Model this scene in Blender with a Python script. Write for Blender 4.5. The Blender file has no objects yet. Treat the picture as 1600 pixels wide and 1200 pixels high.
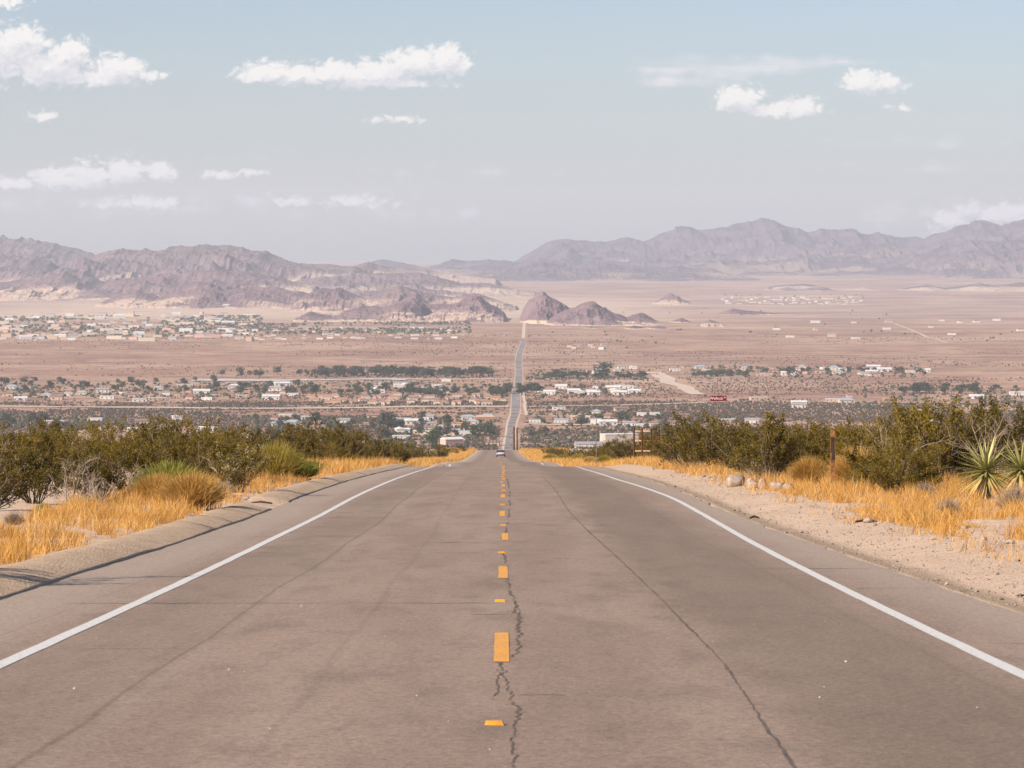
import bpy, math, random
import numpy as np
from mathutils import Vector, Matrix
random.seed(7); RNG = np.random.default_rng(11)
R = math.radians
sc = bpy.context.scene
col = sc.collection
F = 5100.0; HZ = 395.0; CZ = 1.64          # focal length and eye level of the 1600 px wide photograph, eye height

# ------------------------------------------------------------------ noise
_perm = np.random.default_rng(3).permutation(4096)
def _h(ix, iy):
    return _perm[(_perm[(ix & 4095)] + (iy & 4095)) & 4095] / 4095.0
def vnoise(x, y):
    x = np.asarray(x, float); y = np.asarray(y, float)
    ix = np.floor(x).astype(np.int64); iy = np.floor(y).astype(np.int64)
    fx = x - ix; fy = y - iy
    u = fx*fx*fx*(fx*(fx*6-15)+10); v = fy*fy*fy*(fy*(fy*6-15)+10)
    a = _h(ix, iy); b = _h(ix+1, iy); c = _h(ix, iy+1); d = _h(ix+1, iy+1)
    return (a*(1-u)+b*u)*(1-v) + (c*(1-u)+d*u)*v
def fbm(x, y, o=4, g=.5):
    s = 0; a = 1; t = 0
    for i in range(o):
        s = s + a*vnoise(x*2.03**i+17.3*i, y*2.03**i-9.1*i); t += a; a *= g
    return s/t
def ridged(x, y, o=5, g=.5):
    s = 0; a = 1; t = 0
    for i in range(o):
        n = 1-np.abs(2*vnoise(x*2.1**i+31.7*i, y*2.1**i+5.3*i)-1)
        s = s + a*n*n; t += a; a *= g
    return s/t
def sstep(a, b, x):
    t = np.clip((x-a)/(b-a), 0, 1); return t*t*(3-2*t)

# ------------------------------------------------------------------ mesh helpers
def tag(o, label=None, cat=None, group=None, kind=None):
    if label: o['label'] = label
    if cat: o['category'] = cat
    if group: o['group'] = group
    if kind: o['kind'] = kind
    return o
def mk(name, V, Fs, mat=None, parent=None, smooth=False, attrs=None):
    """one mesh object from numpy vertices and a list of face arrays (n,k)"""
    V = np.asarray(V, np.float32)
    if not isinstance(Fs, (list, tuple)): Fs = [Fs]
    Fs = [np.asarray(f, np.int32) for f in Fs if len(f)]
    me = bpy.data.meshes.new(name)
    me.vertices.add(len(V)); me.vertices.foreach_set('co', V.ravel())
    nl = sum(f.size for f in Fs); nf = sum(len(f) for f in Fs)
    me.loops.add(nl); me.polygons.add(nf)
    li = np.concatenate([f.ravel() for f in Fs])
    tot = np.concatenate([np.full(len(f), f.shape[1], np.int32) for f in Fs])
    st = np.concatenate([[0], np.cumsum(tot)[:-1]]).astype(np.int32)
    me.loops.foreach_set('vertex_index', li)
    me.polygons.foreach_set('loop_start', st)
    me.update(calc_edges=True)
    if smooth: me.polygons.foreach_set('use_smooth', np.ones(nf, bool))
    for k, a in (attrs or {}).items():
        at = me.attributes.new(k, 'FLOAT', 'POINT'); at.data.foreach_set('value', np.asarray(a, np.float32).ravel())
    me.validate()
    o = bpy.data.objects.new(name, me); col.objects.link(o)
    if mat: me.materials.append(mat)
    if parent: o.parent = parent
    return o
class MB:
    """collects simple solids and links them as one mesh object"""
    def __init__(s): s.v = []; s.f = []
    def add(s, vs, fs):
        n = len(s.v); s.v += [tuple(v) for v in vs]; s.f += [[i+n for i in f] for f in fs]; return s
    def box(s, x0, x1, y0, y1, z0, z1, rz=0, c=(0, 0)):
        vs = [(x, y, z) for z in (z0, z1) for x, y in ((x0, y0), (x1, y0), (x1, y1), (x0, y1))]
        if rz:
            cs, sn = math.cos(rz), math.sin(rz)
            vs = [(c[0]+(x-c[0])*cs-(y-c[1])*sn, c[1]+(x-c[0])*sn+(y-c[1])*cs, z) for x, y, z in vs]
        return s.add(vs, [(3, 2, 1, 0), (4, 5, 6, 7), (0, 1, 5, 4), (1, 2, 6, 5), (2, 3, 7, 6), (3, 0, 4, 7)])
    def tube(s, pts, rads, n=6):
        pts = [Vector(p) for p in pts]; vs = []; fs = []
        for i, p in enumerate(pts):
            t = (pts[min(i+1, len(pts)-1)]-pts[max(i-1, 0)]).normalized()
            a = t.orthogonal().normalized(); b = t.cross(a)
            for k in range(n):
                an = 2*math.pi*k/n; vs.append(p+(a*math.cos(an)+b*math.sin(an))*rads[i])
        for i in range(len(pts)-1):
            for k in range(n): fs.append((i*n+k, i*n+(k+1) % n, (i+1)*n+(k+1) % n, (i+1)*n+k))
        fs.append(tuple(range(n))[::-1]); fs.append(tuple((len(pts)-1)*n+k for k in range(n)))
        return s.add(vs, fs)
    def prism(s, prof, axis, a, b):
        """closed 2D profile swept from a to b along axis 'x' or 'y'"""
        n = len(prof); vs = []
        for t in (a, b):
            for p, q in prof: vs.append((t, p, q) if axis == 'x' else (p, t, q))
        fs = [tuple(range(n))[::-1], tuple(range(n, 2*n))]+[(i, (i+1) % n, n+(i+1) % n, n+i) for i in range(n)]
        return s.add(vs, fs)
    def build(s, name, mat=None, parent=None, smooth=False):
        me = bpy.data.meshes.new(name); me.from_pydata(s.v, [], s.f); me.update()
        if mat: me.materials.append(mat)
        if smooth:
            for p in me.polygons: p.use_smooth = True
        o = bpy.data.objects.new(name, me); col.objects.link(o)
        if parent: o.parent = parent
        return o
def empty(name, loc=(0, 0, 0), rz=0):
    o = bpy.data.objects.new(name, None); col.objects.link(o); o.location = loc; o.rotation_euler.z = rz
    o.empty_display_size = .2; return o
def copy_tree(o, parent=None):
    c = o.copy(); col.objects.link(c); c.parent = parent
    for ch in [q for q in KIDS.get(o.as_pointer(), [])]: copy_tree(ch, c)
    return c
KIDS = {}
def reg(*os):
    for o in os:
        if o.parent: KIDS.setdefault(o.parent.as_pointer(), []).append(o)
_ones = ['', 'first', 'second', 'third', 'fourth', 'fifth', 'sixth', 'seventh', 'eighth', 'ninth', 'tenth', 'eleventh', 'twelfth',
         'thirteenth', 'fourteenth', 'fifteenth', 'sixteenth', 'seventeenth', 'eighteenth', 'nineteenth']
def ordw(n):
    tens = {2: 'twent', 3: 'thirt', 4: 'fort', 5: 'fift', 6: 'sixt', 7: 'sevent', 8: 'eight', 9: 'ninet'}
    if n < 20: return _ones[n]
    if n == 100: return 'hundredth'
    if n > 100: return 'hundred-'+ordw(n-100)
    return tens[n//10]+('ieth' if n % 10 == 0 else 'y-'+_ones[n % 10])

# ------------------------------------------------------------------ materials
def mat(name, build):
    m = bpy.data.materials.new(name); m.use_nodes = True
    nt = m.node_tree; nt.nodes.clear()
    out = nt.nodes.new('ShaderNodeOutputMaterial'); b = nt.nodes.new('ShaderNodeBsdfPrincipled')
    b.inputs['Roughness'].default_value = .9
    b.inputs['Specular IOR Level'].default_value = .25
    nt.links.new(b.outputs[0], out.inputs[0])
    build(NT(nt), b); return m
class NT:
    def __init__(s, nt): s.t = nt
    def n(s, typ, ins=None, **kw):
        q = s.t.nodes.new(typ)
        for k, v in kw.items(): setattr(q, k, v)
        for k, v in (ins or {}).items(): s.set(q.inputs[k], v)
        return q
    def set(s, sock, v):
        if isinstance(v, bpy.types.NodeSocket): s.t.links.new(v, sock)
        elif isinstance(v, bpy.types.Node): s.t.links.new(v.outputs[0], sock)
        else: sock.default_value = v
    def m(s, op, a, b=0.0, c=None, clamp=False):
        q = s.t.nodes.new('ShaderNodeMath'); q.operation = op; q.use_clamp = clamp
        s.set(q.inputs[0], a); s.set(q.inputs[1], b)
        if c is not None: s.set(q.inputs[2], c)
        return q.outputs[0]
    def mix(s, f, a, b):
        q = s.t.nodes.new('ShaderNodeMix'); q.data_type = 'RGBA'; q.clamp_factor = True
        s.set(q.inputs[0], f)
        for i, v in ((6, a), (7, b)):
            if isinstance(v, tuple) and len(v) == 3: v = (*v, 1)
            s.set(q.inputs[i], v)
        return q.outputs[2]
    def ss(s, v, a, b, lo=0.0, hi=1.0):
        q = s.t.nodes.new('ShaderNodeMapRange'); q.interpolation_type = 'SMOOTHSTEP'
        s.set(q.inputs[0], v); s.set(q.inputs[1], a); s.set(q.inputs[2], b); s.set(q.inputs[3], lo); s.set(q.inputs[4], hi)
        return q.outputs[0]
    def noise(s, vec, scale, det=4, rough=.5, dist=0.0):
        q = s.n('ShaderNodeTexNoise', {'Scale': scale, 'Detail': det, 'Roughness': rough, 'Distortion': dist})
        s.set(q.inputs['Vector'], vec); return q.outputs[0]
    def pos(s, sx=1, sy=1, sz=1):
        g = s.n('ShaderNodeNewGeometry'); mp = s.n('ShaderNodeMapping', {'Scale': (sx, sy, sz)})
        s.set(mp.inputs[0], g.outputs['Position']); return mp.outputs[0]
    def bump(s, b, h, dist, st=1.0):
        q = s.n('ShaderNodeBump', {'Strength': st, 'Distance': dist}); s.set(q.inputs['Height'], h)
        s.set(b.inputs['Normal'], q.outputs[0])

def plain(name, c, var=.12, scale=3.0, rough=.85, spec=.25, metal=0.0, objco=False):
    def f(t, b):
        co = t.n('ShaderNodeTexCoord').outputs['Object'] if objco else t.pos()
        n = t.noise(co, scale, 5, .6)
        n2 = t.ss(n, .3, .7, 1-var, 1+var)
        q = t.n('ShaderNodeVectorMath', operation='SCALE'); t.set(q.inputs[0], (*c,)); t.set(q.inputs['Scale'], n2)
        t.set(b.inputs['Base Color'], q.outputs[0])
        b.inputs['Roughness'].default_value = rough; b.inputs['Specular IOR Level'].default_value = spec
        b.inputs['Metallic'].default_value = metal
    return mat(name, f)

def leafmat(name, c1, c2, c3=None, trans=.25, attr=None):
    """foliage: colour varies per plant and in clumps, light passes through a little"""
    def f(t, b):
        oi = t.n('ShaderNodeObjectInfo').outputs['Random']
        g = t.pos()
        n = t.noise(g, 2.2, 3, .6)
        k = t.m('ADD', t.m('MULTIPLY', n, .9), t.m('MULTIPLY', oi, .45))
        c = t.mix(t.ss(k, .4, .95), c1, c2)
        if c3:
            n2 = t.noise(g, 9.0, 2, .5)
            c = t.mix(t.ss(n2, .56, .68), c, c3)
        t.set(b.inputs['Base Color'], c); b.inputs['Roughness'].default_value = .75
        tr = t.n('ShaderNodeBsdfTranslucent'); t.set(tr.inputs['Color'], c)
        mx = t.n('ShaderNodeMixShader', {0: trans}); out = [q for q in t.t.nodes if q.type == 'OUTPUT_MATERIAL'][0]
        t.t.links.new(b.outputs[0], mx.inputs[1]); t.t.links.new(tr.outputs[0], mx.inputs[2]); t.t.links.new(mx.outputs[0], out.inputs[0])
    return mat(name, f)

M = {}
def f_asphalt(t, b):
    off = t.n('ShaderNodeAttribute', attribute_name='off').outputs['Fac']
    p = t.pos()
    big = t.noise(t.pos(1, .10, 1), .9, 4, .55)
    mid = t.noise(t.pos(1, .25, 1), 2.2, 5, .6)
    fine = t.noise(p, 22, 5, .85)
    grit = t.noise(p, 75, 3, .8)
    base = t.mix(t.ss(big, .3, .72), (.255, .180, .134), (.315, .230, .173))
    mot = t.noise(p, 6.5, 4, .7); base = t.mix(t.ss(mot, .52, .70, 0, .35), base, (.17, .122, .094)); base = t.mix(t.ss(mot, .44, .30, 0, .4), base, (.30, .228, .178))
    base = t.mix(t.ss(mid, .45, .75, 0, .55), base, (.178, .128, .098))
    # broad darker lane sweep between centre seam and edge line on both lanes
    w = t.m('ADD', off, t.m('MULTIPLY', t.m('SUBTRACT', mid, .5), .8))
    dark = t.m('MULTIPLY', t.ss(w, 1.3, 2.1), t.ss(w, 3.9, 3.0))
    base = t.mix(t.m('MULTIPLY', dark, .5), base, (.155, .111, .084))
    dl = t.m('MULTIPLY', t.ss(w, -2.2, -2.9), t.ss(w, -3.9, -3.4))
    base = t.mix(t.m('MULTIPLY', dl, .28), base, (.165, .122, .096))
    # pale dusty shoulders
    a = t.m('ABSOLUTE', off)
    sh = t.ss(t.m('ADD', a, t.m('MULTIPLY', t.m('SUBTRACT', mid, .5), .5)), 3.7, 4.7)
    base = t.mix(t.m('MULTIPLY', sh, .7), base, (.36, .285, .225))
    # crisp seams
    for o, wd, st in ((-2.45, .03, .38), (-1.25, .05, .15), (3.25, .05, .15), (-4.2, .02, .2)):
        d = t.m('ABSOLUTE', t.m('SUBTRACT', t.m('ADD', off, t.m('MULTIPLY', t.m('SUBTRACT', big, .5), .25)), o))
        base = t.mix(t.m('MULTIPLY', t.ss(d, wd, wd*.2), st), base, (.105, .078, .062))
    d2 = t.m('SUBTRACT', t.m('ADD', off, t.m('MULTIPLY', t.m('SUBTRACT', big, .5), .25)), -2.32)
    base = t.mix(t.m('MULTIPLY', t.ss(t.m('ABSOLUTE', d2), .12, .0), .3), base, (.32, .25, .20))
    v = t.n('ShaderNodeTexVoronoi', {'Scale': 1.1}, feature='F1'); t.set(v.inputs['Vector'], p)
    k = t.ss(fine, .34, .66, .70, 1.30)
    k = t.m('MULTIPLY', k, t.ss(grit, .3, .7, .74, 1.26))
    sp = t.n('ShaderNodeTexNoise', {'Scale': 60, 'Detail': 1}); t.set(sp.inputs['Vector'], p)
    base = t.mix(t.ss(sp.outputs[0], .82, .86, 0, .5), base, (.5, .46, .42))
    q = t.n('ShaderNodeVectorMath', operation='SCALE'); t.set(q.inputs[0], base); t.set(q.inputs['Scale'], k)
    t.set(b.inputs['Base Color'], q.outputs[0]); b.inputs['Roughness'].default_value = .88
    t.bump(b, t.m('ADD', fine, grit), .006, .7)
M['asphalt'] = mat('asphalt', f_asphalt)

def f_ground(t, b):
    off = t.n('ShaderNodeAttribute', attribute_name='off').outputs['Fac']
    g = t.n('ShaderNodeNewGeometry').outputs['Position']
    sx = t.n('ShaderNodeSeparateXYZ'); t.set(sx.inputs[0], g); Y = sx.outputs['Y']
    p = t.pos()
    a = t.noise(p, .35, 5, .6); c = t.noise(p, 4.0, 5, .65); e = t.noise(p, 38, 3, .7)
    sand = t.mix(t.ss(a, .35, .65), (.61, .445, .325), (.50, .365, .265))
    sand = t.mix(t.ss(c, .5, .72), sand, (.36, .25, .175))
    grav = t.mix(t.ss(e, .38, .62), (.26, .185, .130), (.68, .50, .36))
    gm = t.m('MULTIPLY', t.ss(off, 4.6, 5.1), t.ss(t.m('ADD', off, t.m('MULTIPLY', a, 1.2)), 7.8, 7.0))
    near = t.mix(t.m('MULTIPLY', gm, .55), sand, grav)
    # dirty brown-olive strip where the pavement crumbles
    st = t.m('MULTIPLY', t.ss(off, 4.8, 5.05), t.ss(t.m('ADD', off, t.m('MULTIPLY', c, .5)), 5.75, 5.35))
    near = t.mix(t.m('MULTIPLY', st, .55), near, (.20, .145, .085))
    q = t.n('ShaderNodeVectorMath', operation='SCALE'); t.set(q.inputs[0], near); t.set(q.inputs['Scale'], t.ss(e, .25, .75, .78, 1.22))
    near = q.outputs[0]
    # valley floor
    p2 = t.pos(1, 1, 0)
    v1 = t.noise(p2, .0022, 6, .62); v2 = t.noise(p2, .011, 5, .6); v3 = t.noise(p2, .09, 4, .7); v4 = t.noise(t.pos(.35, 1, 0), .0015, 5, .6)
    val = t.mix(t.ss(v1, .38, .62), (.35, .190, .128), (.48, .305, .205))
    val = t.mix(t.ss(v2, .48, .64, 0, .65), val, (.175, .100, .070))
    val = t.mix(t.ss(v3, .50, .62, 0, .6), val, (.125, .078, .050))
    v5 = t.noise(t.pos(.25, 1, 0), .006, 5, .65)
    val = t.mix(t.ss(v5, .50, .62, 0, .5), val, (.19, .112, .082))
    val = t.mix(t.ss(v4, .53, .70, 0, .7), val, (.50, .345, .245))
    v6 = t.noise(t.pos(.12, 1, 0), .028, 4, .7)
    val = t.mix(t.ss(v6, .56, .66, 0, .55), val, (.155, .098, .075)); val = t.mix(t.ss(v6, .42, .32, 0, .5), val, (.50, .36, .265))
    v7 = t.noise(p2, .035, 4, .75); val = t.mix(t.ss(v7, .58, .68, 0, .5), val, (.14, .095, .065))
    farc = t.mix(t.ss(v1, .35, .65), (.29, .180, .148), (.45, .31, .24))
    farc = t.mix(t.ss(v4, .5, .64, 0, .8), farc, (.54, .39, .29))
    farc = t.mix(t.ss(v5, .52, .64, 0, .5), farc, (.20, .135, .12))
    sm = t.m('MULTIPLY', t.m('MULTIPLY', t.ss(Y, 10400.0, 12200.0), t.ss(Y, 18500.0, 14500.0)), t.m('MULTIPLY', t.ss(sx.outputs['X'], -2600.0, -1700.0), t.ss(sx.outputs['X'], 900.0, 300.0)))
    farc = t.mix(t.m('MULTIPLY', sm, t.ss(v2, .35, .55, .45, 1)), farc, (.55, .41, .305))
    val = t.mix(t.ss(Y, 9500.0, 13000.0), val, farc)
    c0 = t.mix(t.ss(Y, 500.0, 2500.0), near, val)
    t.set(b.inputs['Base Color'], c0); b.inputs['Roughness'].default_value = .95
    b.inputs['Specular IOR Level'].default_value = .1
    t.bump(b, t.m('ADD', c, t.m('MULTIPLY', e, .4)), .05, .6)
M['ground'] = mat('desert_ground', f_ground)

def f_berm(t, b):
    p = t.pos(); e = t.noise(p, 24, 4, .8); c = t.noise(p, 3, 4, .6)
    v = t.n('ShaderNodeTexVoronoi', {'Scale': 30.0}); t.set(v.inputs['Vector'], p)
    k = t.mix(t.ss(c, .35, .65), (.45, .315, .205), (.56, .405, .27))
    k = t.mix(t.ss(e, .5, .72), k, (.22, .15, .10)); k = t.mix(t.ss(v.outputs[0], .22, .08), k, (.74, .56, .40))
    t.set(b.inputs['Base Color'], k); t.bump(b, t.m('ADD', e, v.outputs[0]), .02, .9)
M['berm'] = mat('asphalt_dike', f_berm)
def f_white(t, b):
    p = t.pos(); n = t.noise(p, 30, 4, .7); n2 = t.noise(p, 1.3, 4, .6)
    k = t.mix(t.ss(n, .50, .66, 0, .65), (.58, .565, .54), (.33, .27, .22)); k = t.mix(t.ss(n2, .5, .8, 0, .35), k, (.45, .41, .37))
    t.set(b.inputs['Base Color'], k)
M['white_line'] = mat('white_road_paint', f_white)
def f_yel(t, b):
    p = t.pos(); n = t.noise(p, 28, 4, .7)
    n2 = t.noise(p, 7, 4, .7); k = t.mix(t.ss(t.m('ADD', t.m('MULTIPLY', n, .6), t.m('MULTIPLY', n2, .5)), .54, .66, 0, .75), (.68, .315, .055), (.33, .21, .12)); t.set(b.inputs['Base Color'], k)
M['yellow_line'] = mat('yellow_road_paint', f_yel)
M['marker'] = plain('amber_marker', (.62, .24, .012), .15, 20, .35, .5)
M['marker_end'] = plain('amber_reflector', (.75, .45, .15), .1, 20, .4, .4)
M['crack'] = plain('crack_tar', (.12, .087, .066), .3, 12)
M['faint'] = plain('faint_crack', (.125, .092, .074), .3, 6)
def f_rockhill(d1, d2, sandc, amount):
    def f(t, b):
        g = t.n('ShaderNodeNewGeometry'); sx = t.n('ShaderNodeSeparateXYZ'); t.set(sx.inputs[0], g.outputs['Normal'])
        p = t.pos()
        n = t.noise(p, .004, 6, .65); n2 = t.noise(p, .02, 5, .7); n3 = t.noise(p, .0011, 4, .5)
        rock = t.mix(t.ss(n, .35, .65), d1, d2); rock = t.mix(t.ss(n2, .5, .7, 0, .5), rock, tuple(x*.72 for x in d1))
        at = t.n('ShaderNodeAttribute', attribute_name='rel').outputs['Fac']
        # wind-blown sand and outwash lie on the gentle low ground
        k = t.m('ADD', at, t.m('ADD', t.m('MULTIPLY', t.m('SUBTRACT', n, .5), .5), t.m('MULTIPLY', t.m('SUBTRACT', n3, .5), .3)))
        flat = t.ss(sx.outputs['Z'], .86, .98)
        s = t.m('MAXIMUM', t.ss(k, amount, amount-.07), t.m('MULTIPLY', t.m('MULTIPLY', t.ss(n3, .49, .56), t.ss(k, amount+.42, amount+.22)), flat))
        c = t.mix(s, rock, sandc)
        t.set(b.inputs['Base Color'], c); b.inputs['Roughness'].default_value = .97; b.inputs['Specular IOR Level'].default_value = .05
        t.bump(b, t.m('ADD', n, t.m('MULTIPLY', n2, .4)), 60, .6)
    return f
M['hill'] = mat('purple_brown_rock', f_rockhill((.150, .092, .106), (.225, .150, .152), (.56, .405, .30), .085))
M['hill2'] = mat('desert_range_rock', f_rockhill((.150, .106, .118), (.225, .162, .164), (.50, .370, .29), .07))
M['range'] = mat('far_range_rock', f_rockhill((.088, .066, .090), (.170, .130, .148), (.30, .22, .19), .03))
M['creosote'] = leafmat('creosote_leaves', (.055, .043, .006), (.205, .142, .016), (.31, .20, .035), .3)
M['creosote_far'] = leafmat('far_creosote_leaves', (.070, .055, .012), (.150, .115, .026), (.20, .14, .040), .2)
M['twig'] = plain('grey_twigs', (.17, .125, .09), .3, 6)
M['deadwood'] = plain('bleached_dead_wood', (.33, .26, .20), .25, 8)
M['cream_flower'] = leafmat('cream_seed_heads', (.36, .30, .17), (.46, .38, .22), None, .25)
M['brush_green'] = leafmat('yellow_green_brush', (.34, .27, .05), (.50, .37, .085), (.24, .22, .04), .45)
M['brush_tan'] = leafmat('tan_brush', (.50, .29, .075), (.66, .41, .13), (.36, .22, .06), .45)
M['brush_lime'] = leafmat('green_weed', (.20, .205, .035), (.32, .30, .06), None, .45)
M['deadbrush'] = leafmat('grey_dead_brush', (.25, .19, .14), (.36, .28, .21), None, .1)
def f_grass(t, b):
    a = t.n('ShaderNodeAttribute', attribute_name='tone').outputs['Fac']
    n = t.noise(t.pos(), .55, 4, .6)
    c = t.mix(a, (.45, .205, .040), (.88, .50, .125)); c = t.mix(t.ss(a, .86, .93), c, (.80, .58, .32))
    c = t.mix(t.ss(n, .52, .72, 0, .65), c, (.42, .23, .08)); c = t.mix(t.ss(n, .48, .30, 0, .65), c, (.80, .53, .22))
    t.set(b.inputs['Base Color'], c); b.inputs['Roughness'].default_value = .7
    tr = t.n('ShaderNodeBsdfTranslucent'); t.set(tr.inputs['Color'], c)
    mx = t.n('ShaderNodeMixShader', {0: .35}); out = [q for q in t.t.nodes if q.type == 'OUTPUT_MATERIAL'][0]
    t.t.links.new(b.outputs[0], mx.inputs[1]); t.t.links.new(tr.outputs[0], mx.inputs[2]); t.t.links.new(mx.outputs[0], out.inputs[0])
M['grass'] = mat('dry_golden_grass', f_grass)
def f_yucca(t, b):
    a = t.n('ShaderNodeAttribute', attribute_name='tone').outputs['Fac']
    c = t.mix(t.ss(a, .25, .45), (.50, .33, .13), (.27, .265, .07)); c = t.mix(t.ss(a, .75, 1.0, 0, .7), c, (.60, .53, .22))
    t.set(b.inputs['Base Color'], c); b.inputs['Roughness'].default_value = .5
M['yucca'] = mat('yucca_leaves', f_yucca)
M['boulder'] = plain('pale_granite', (.34, .26, .20), .35, 4, objco=True)
M['stone'] = plain('brown_stone', (.34, .25, .19), .3, 14)
M['redwood'] = plain('stained_red_brown_post', (.105, .035, .022), .3, 5)
M['rail'] = plain('bare_timber_rail', (.55, .38, .19), .25, 6)
M['oldpost'] = plain('orange_weathered_wood', (.24, .105, .035), .5, 9)
M['darkpanel'] = plain('charred_brown_board', (.045, .028, .02), .3, 9)
M['galv'] = plain('galvanised_steel', (.20, .17, .15), .15, 8, .5, .5, .4)
M['signred'] = plain('red_sign_face', (.13, .006, .012), .08, 3, .6, .3)
M['signwhite'] = plain('white_sign_lettering', (.62, .50, .50), .04, 3, .6)
M['polewood'] = plain('utility_pole_wood', (.11, .065, .045), .25, 3)
M['treegreen'] = leafmat('tree_leaves', (.038, .048, .025), (.082, .090, .045), (.11, .115, .06), .2)
M['treegreen2'] = leafmat('bright_tree_leaves', (.06, .09, .02), (.12, .145, .035), None, .25)
M['bark'] = plain('tree_bark', (.12, .085, .06), .3, 2)
M['scrub'] = leafmat('valley_scrub', (.052, .038, .022), (.11, .075, .040), None, .1)
M['dirt'] = plain('pale_dirt_road', (.56, .43, .33), .1, .05)
M['gravelstrip'] = plain('grey_gravel_strip', (.50, .45, .43), .1, .02)
M['far_asphalt'] = plain('far_asphalt', (.235, .195, .175), .40, .03)

# ------------------------------------------------------------------ the lie of the land
def pchip(xs, ys):
    xs = np.array(xs, float); ys = np.array(ys, float); h = np.diff(xs); d = np.diff(ys)/h
    m = np.zeros(len(xs)); m[0] = d[0]; m[-1] = d[-1]
    for i in range(1, len(xs)-1):
        if d[i-1]*d[i] > 0:
            w1 = 2*h[i]+h[i-1]; w2 = h[i]+2*h[i-1]; m[i] = (w1+w2)/(w1/d[i-1]+w2/d[i])
    def f(x):
        x = np.asarray(x, float); i = np.clip(np.searchsorted(xs, x)-1, 0, len(xs)-2)
        t = (x-xs[i])/h[i]; t2 = t*t; t3 = t2*t
        r = (2*t3-3*t2+1)*ys[i]+(t3-2*t2+t)*h[i]*m[i]+(-2*t3+3*t2)*ys[i+1]+(t3-t2)*h[i]*m[i+1]
        return r
    return f
far = [(1000, -62), (1300, -92), (2000, -150), (3000, -212), (3600, -236), (4200, -243), (6000, -243), (10000, -240), (14000, -236),
       (18000, -222), (22000, -205), (28000, -165), (36000, -140), (48000, -125)]
rp = [(-60, 1.81), (0, -1.64), (24, -3.02), (38.6, -3.86), (53.3, -4.70), (67.9, -5.49), (82.5, -6.20), (97.2, -6.97), (111.8, -7.78),
      (150, -10.0), (188, -12.35), (210, -14.3), (232, -16.0), (262, -17.6), (300, -19.5), (450, -28.9), (670, -41.9), (800, -49.2), (900, -54.4)]
spf = [q for q in rp if q[0] not in (210, 232, 262)]+[(230, -15.0), (262, -17.2)]; spf.sort()
zroad = pchip([q[0] for q in rp]+[q[0] for q in far], [q[1]+CZ for q in rp]+[q[1]+CZ for q in far])
zside = pchip([q[0] for q in spf]+[q[0] for q in far], [q[1]+CZ for q in spf]+[q[1]+CZ for q in far])
_rc = [(-60, 786), (0, 786), (190, 787), (300, 783), (670, 777), (900, 779), (1500, 785), (3900, 795), (4100, 795), (4300, 797), (4650, 800), (4900, 805), (5200, 806), (5600, 806),
       (6000, 810), (6600, 811), (7300, 810), (8000, 812), (8600, 817), (9500, 818), (12000, 820), (50000, 820)]
def rc(Y):
    Y = np.asarray(Y, float)
    k = np.interp(Y, [q[0] for q in _rc], [(q[1]-800)/F for q in _rc]); return k*Y
def und(x, Y):
    a = sstep(3300, 4400, Y)
    return a*((fbm(x/520, Y/520, 4)-.5)*9 + (fbm(x/2300+5, Y/1500, 3)-.5)*13*sstep(4200, 9000, Y))
def gz(x, Y):
    x = np.asarray(x, float); Y = np.asarray(Y, float)
    o = x-rc(Y); w = sstep(5, 9, np.abs(o))
    z = zroad(Y)*(1-w)+zside(Y)*w + und(x, Y)
    bedL = np.interp(-o, [0, 5.1, 5.3, 6.2, 7.5, 12, 40], [-.07, -.07, -.05, .06, .10, .16, .2])
    bedR = np.interp(o, [0, 4.8, 4.95, 5.4, 6.2, 6.9, 7.8, 12, 40], [-.07, -.07, -.012, -.03, .05, .12, .10, .2, .3])
    z = z+np.where(o < 0, bedL, bedR)
    near = sstep(1500, 900, Y)
    z = z+near*sstep(5.6, 7.5, np.abs(o))*((fbm(x*.9, Y*.5, 3)-.5)*.16+(fbm(x*.11, Y*.07, 3)-.5)*.5*sstep(8, 20, np.abs(o)))
    z = z+near*sstep(4.9, 5.2, o)*(fbm(x*3.1, Y*1.3, 3)-.5)*.05
    return z
def hit(px, py, d0=15.0, d1=45000.0):
    """where the line of sight through a point of the photo meets the ground"""
    d = np.exp(np.linspace(math.log(d0), math.log(d1), 2500)); x = (px-800)/F*d
    k = CZ-(py-HZ)/F*d-gz(x, d); i = np.argmax(k < 0)
    if k[i] >= 0: i = len(d)-1
    return float(x[i]), float(d[i]), float(gz(x[i], d[i]))
def at(px, d):
    x = (px-800)/F*d; return float(x), float(d), float(gz(x, d))

rows = [-40.0]
while rows[-1] < 46000:
    y = rows[-1]; rows.append(y+(1.0 if y < 120 else max(1.0, y*.0095)))
rows = np.array(rows)
base = np.concatenate([np.arange(0, 4.7, .6), np.array([4.8, 4.88, 4.95, 5.02, 5.1, 5.2, 5.3, 5.45, 5.6]), np.arange(5.8, 14.01, .28)])
outer = np.linspace(0, 1, 75)[1:]**1.6
U = np.concatenate([-(base[-1]+outer)[::-1], -base[::-1], base[1:], base[-1]+outer])
V = []; OFF = []
X = np.zeros((len(rows), len(U))); Yg = np.repeat(rows[:, None], len(U), 1)
for i, y in enumerate(rows):
    W = 45+.45*max(y, 0)
    bb = base; oo = base[-1]+outer*(W-base[-1])
    offs = np.concatenate([-oo[::-1], -bb[::-1], bb[1:], oo]); X[i] = offs+rc(y)
OFFS = X-rc(Yg)
Z = gz(X, Yg)
nr, nc = X.shape
idx = np.arange(nr*nc).reshape(nr, nc)
quads = np.stack([idx[:-1, :-1], idx[:-1, 1:], idx[1:, 1:], idx[1:, :-1]], -1).reshape(-1, 4)
g = mk('ground', np.stack([X, Yg, Z], -1).reshape(-1, 3), quads, M['ground'], smooth=True, attrs={'off': OFFS.ravel()})
tag(g, 'pale sandy desert ground falling away to a wide valley', 'ground', kind='structure')

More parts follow.
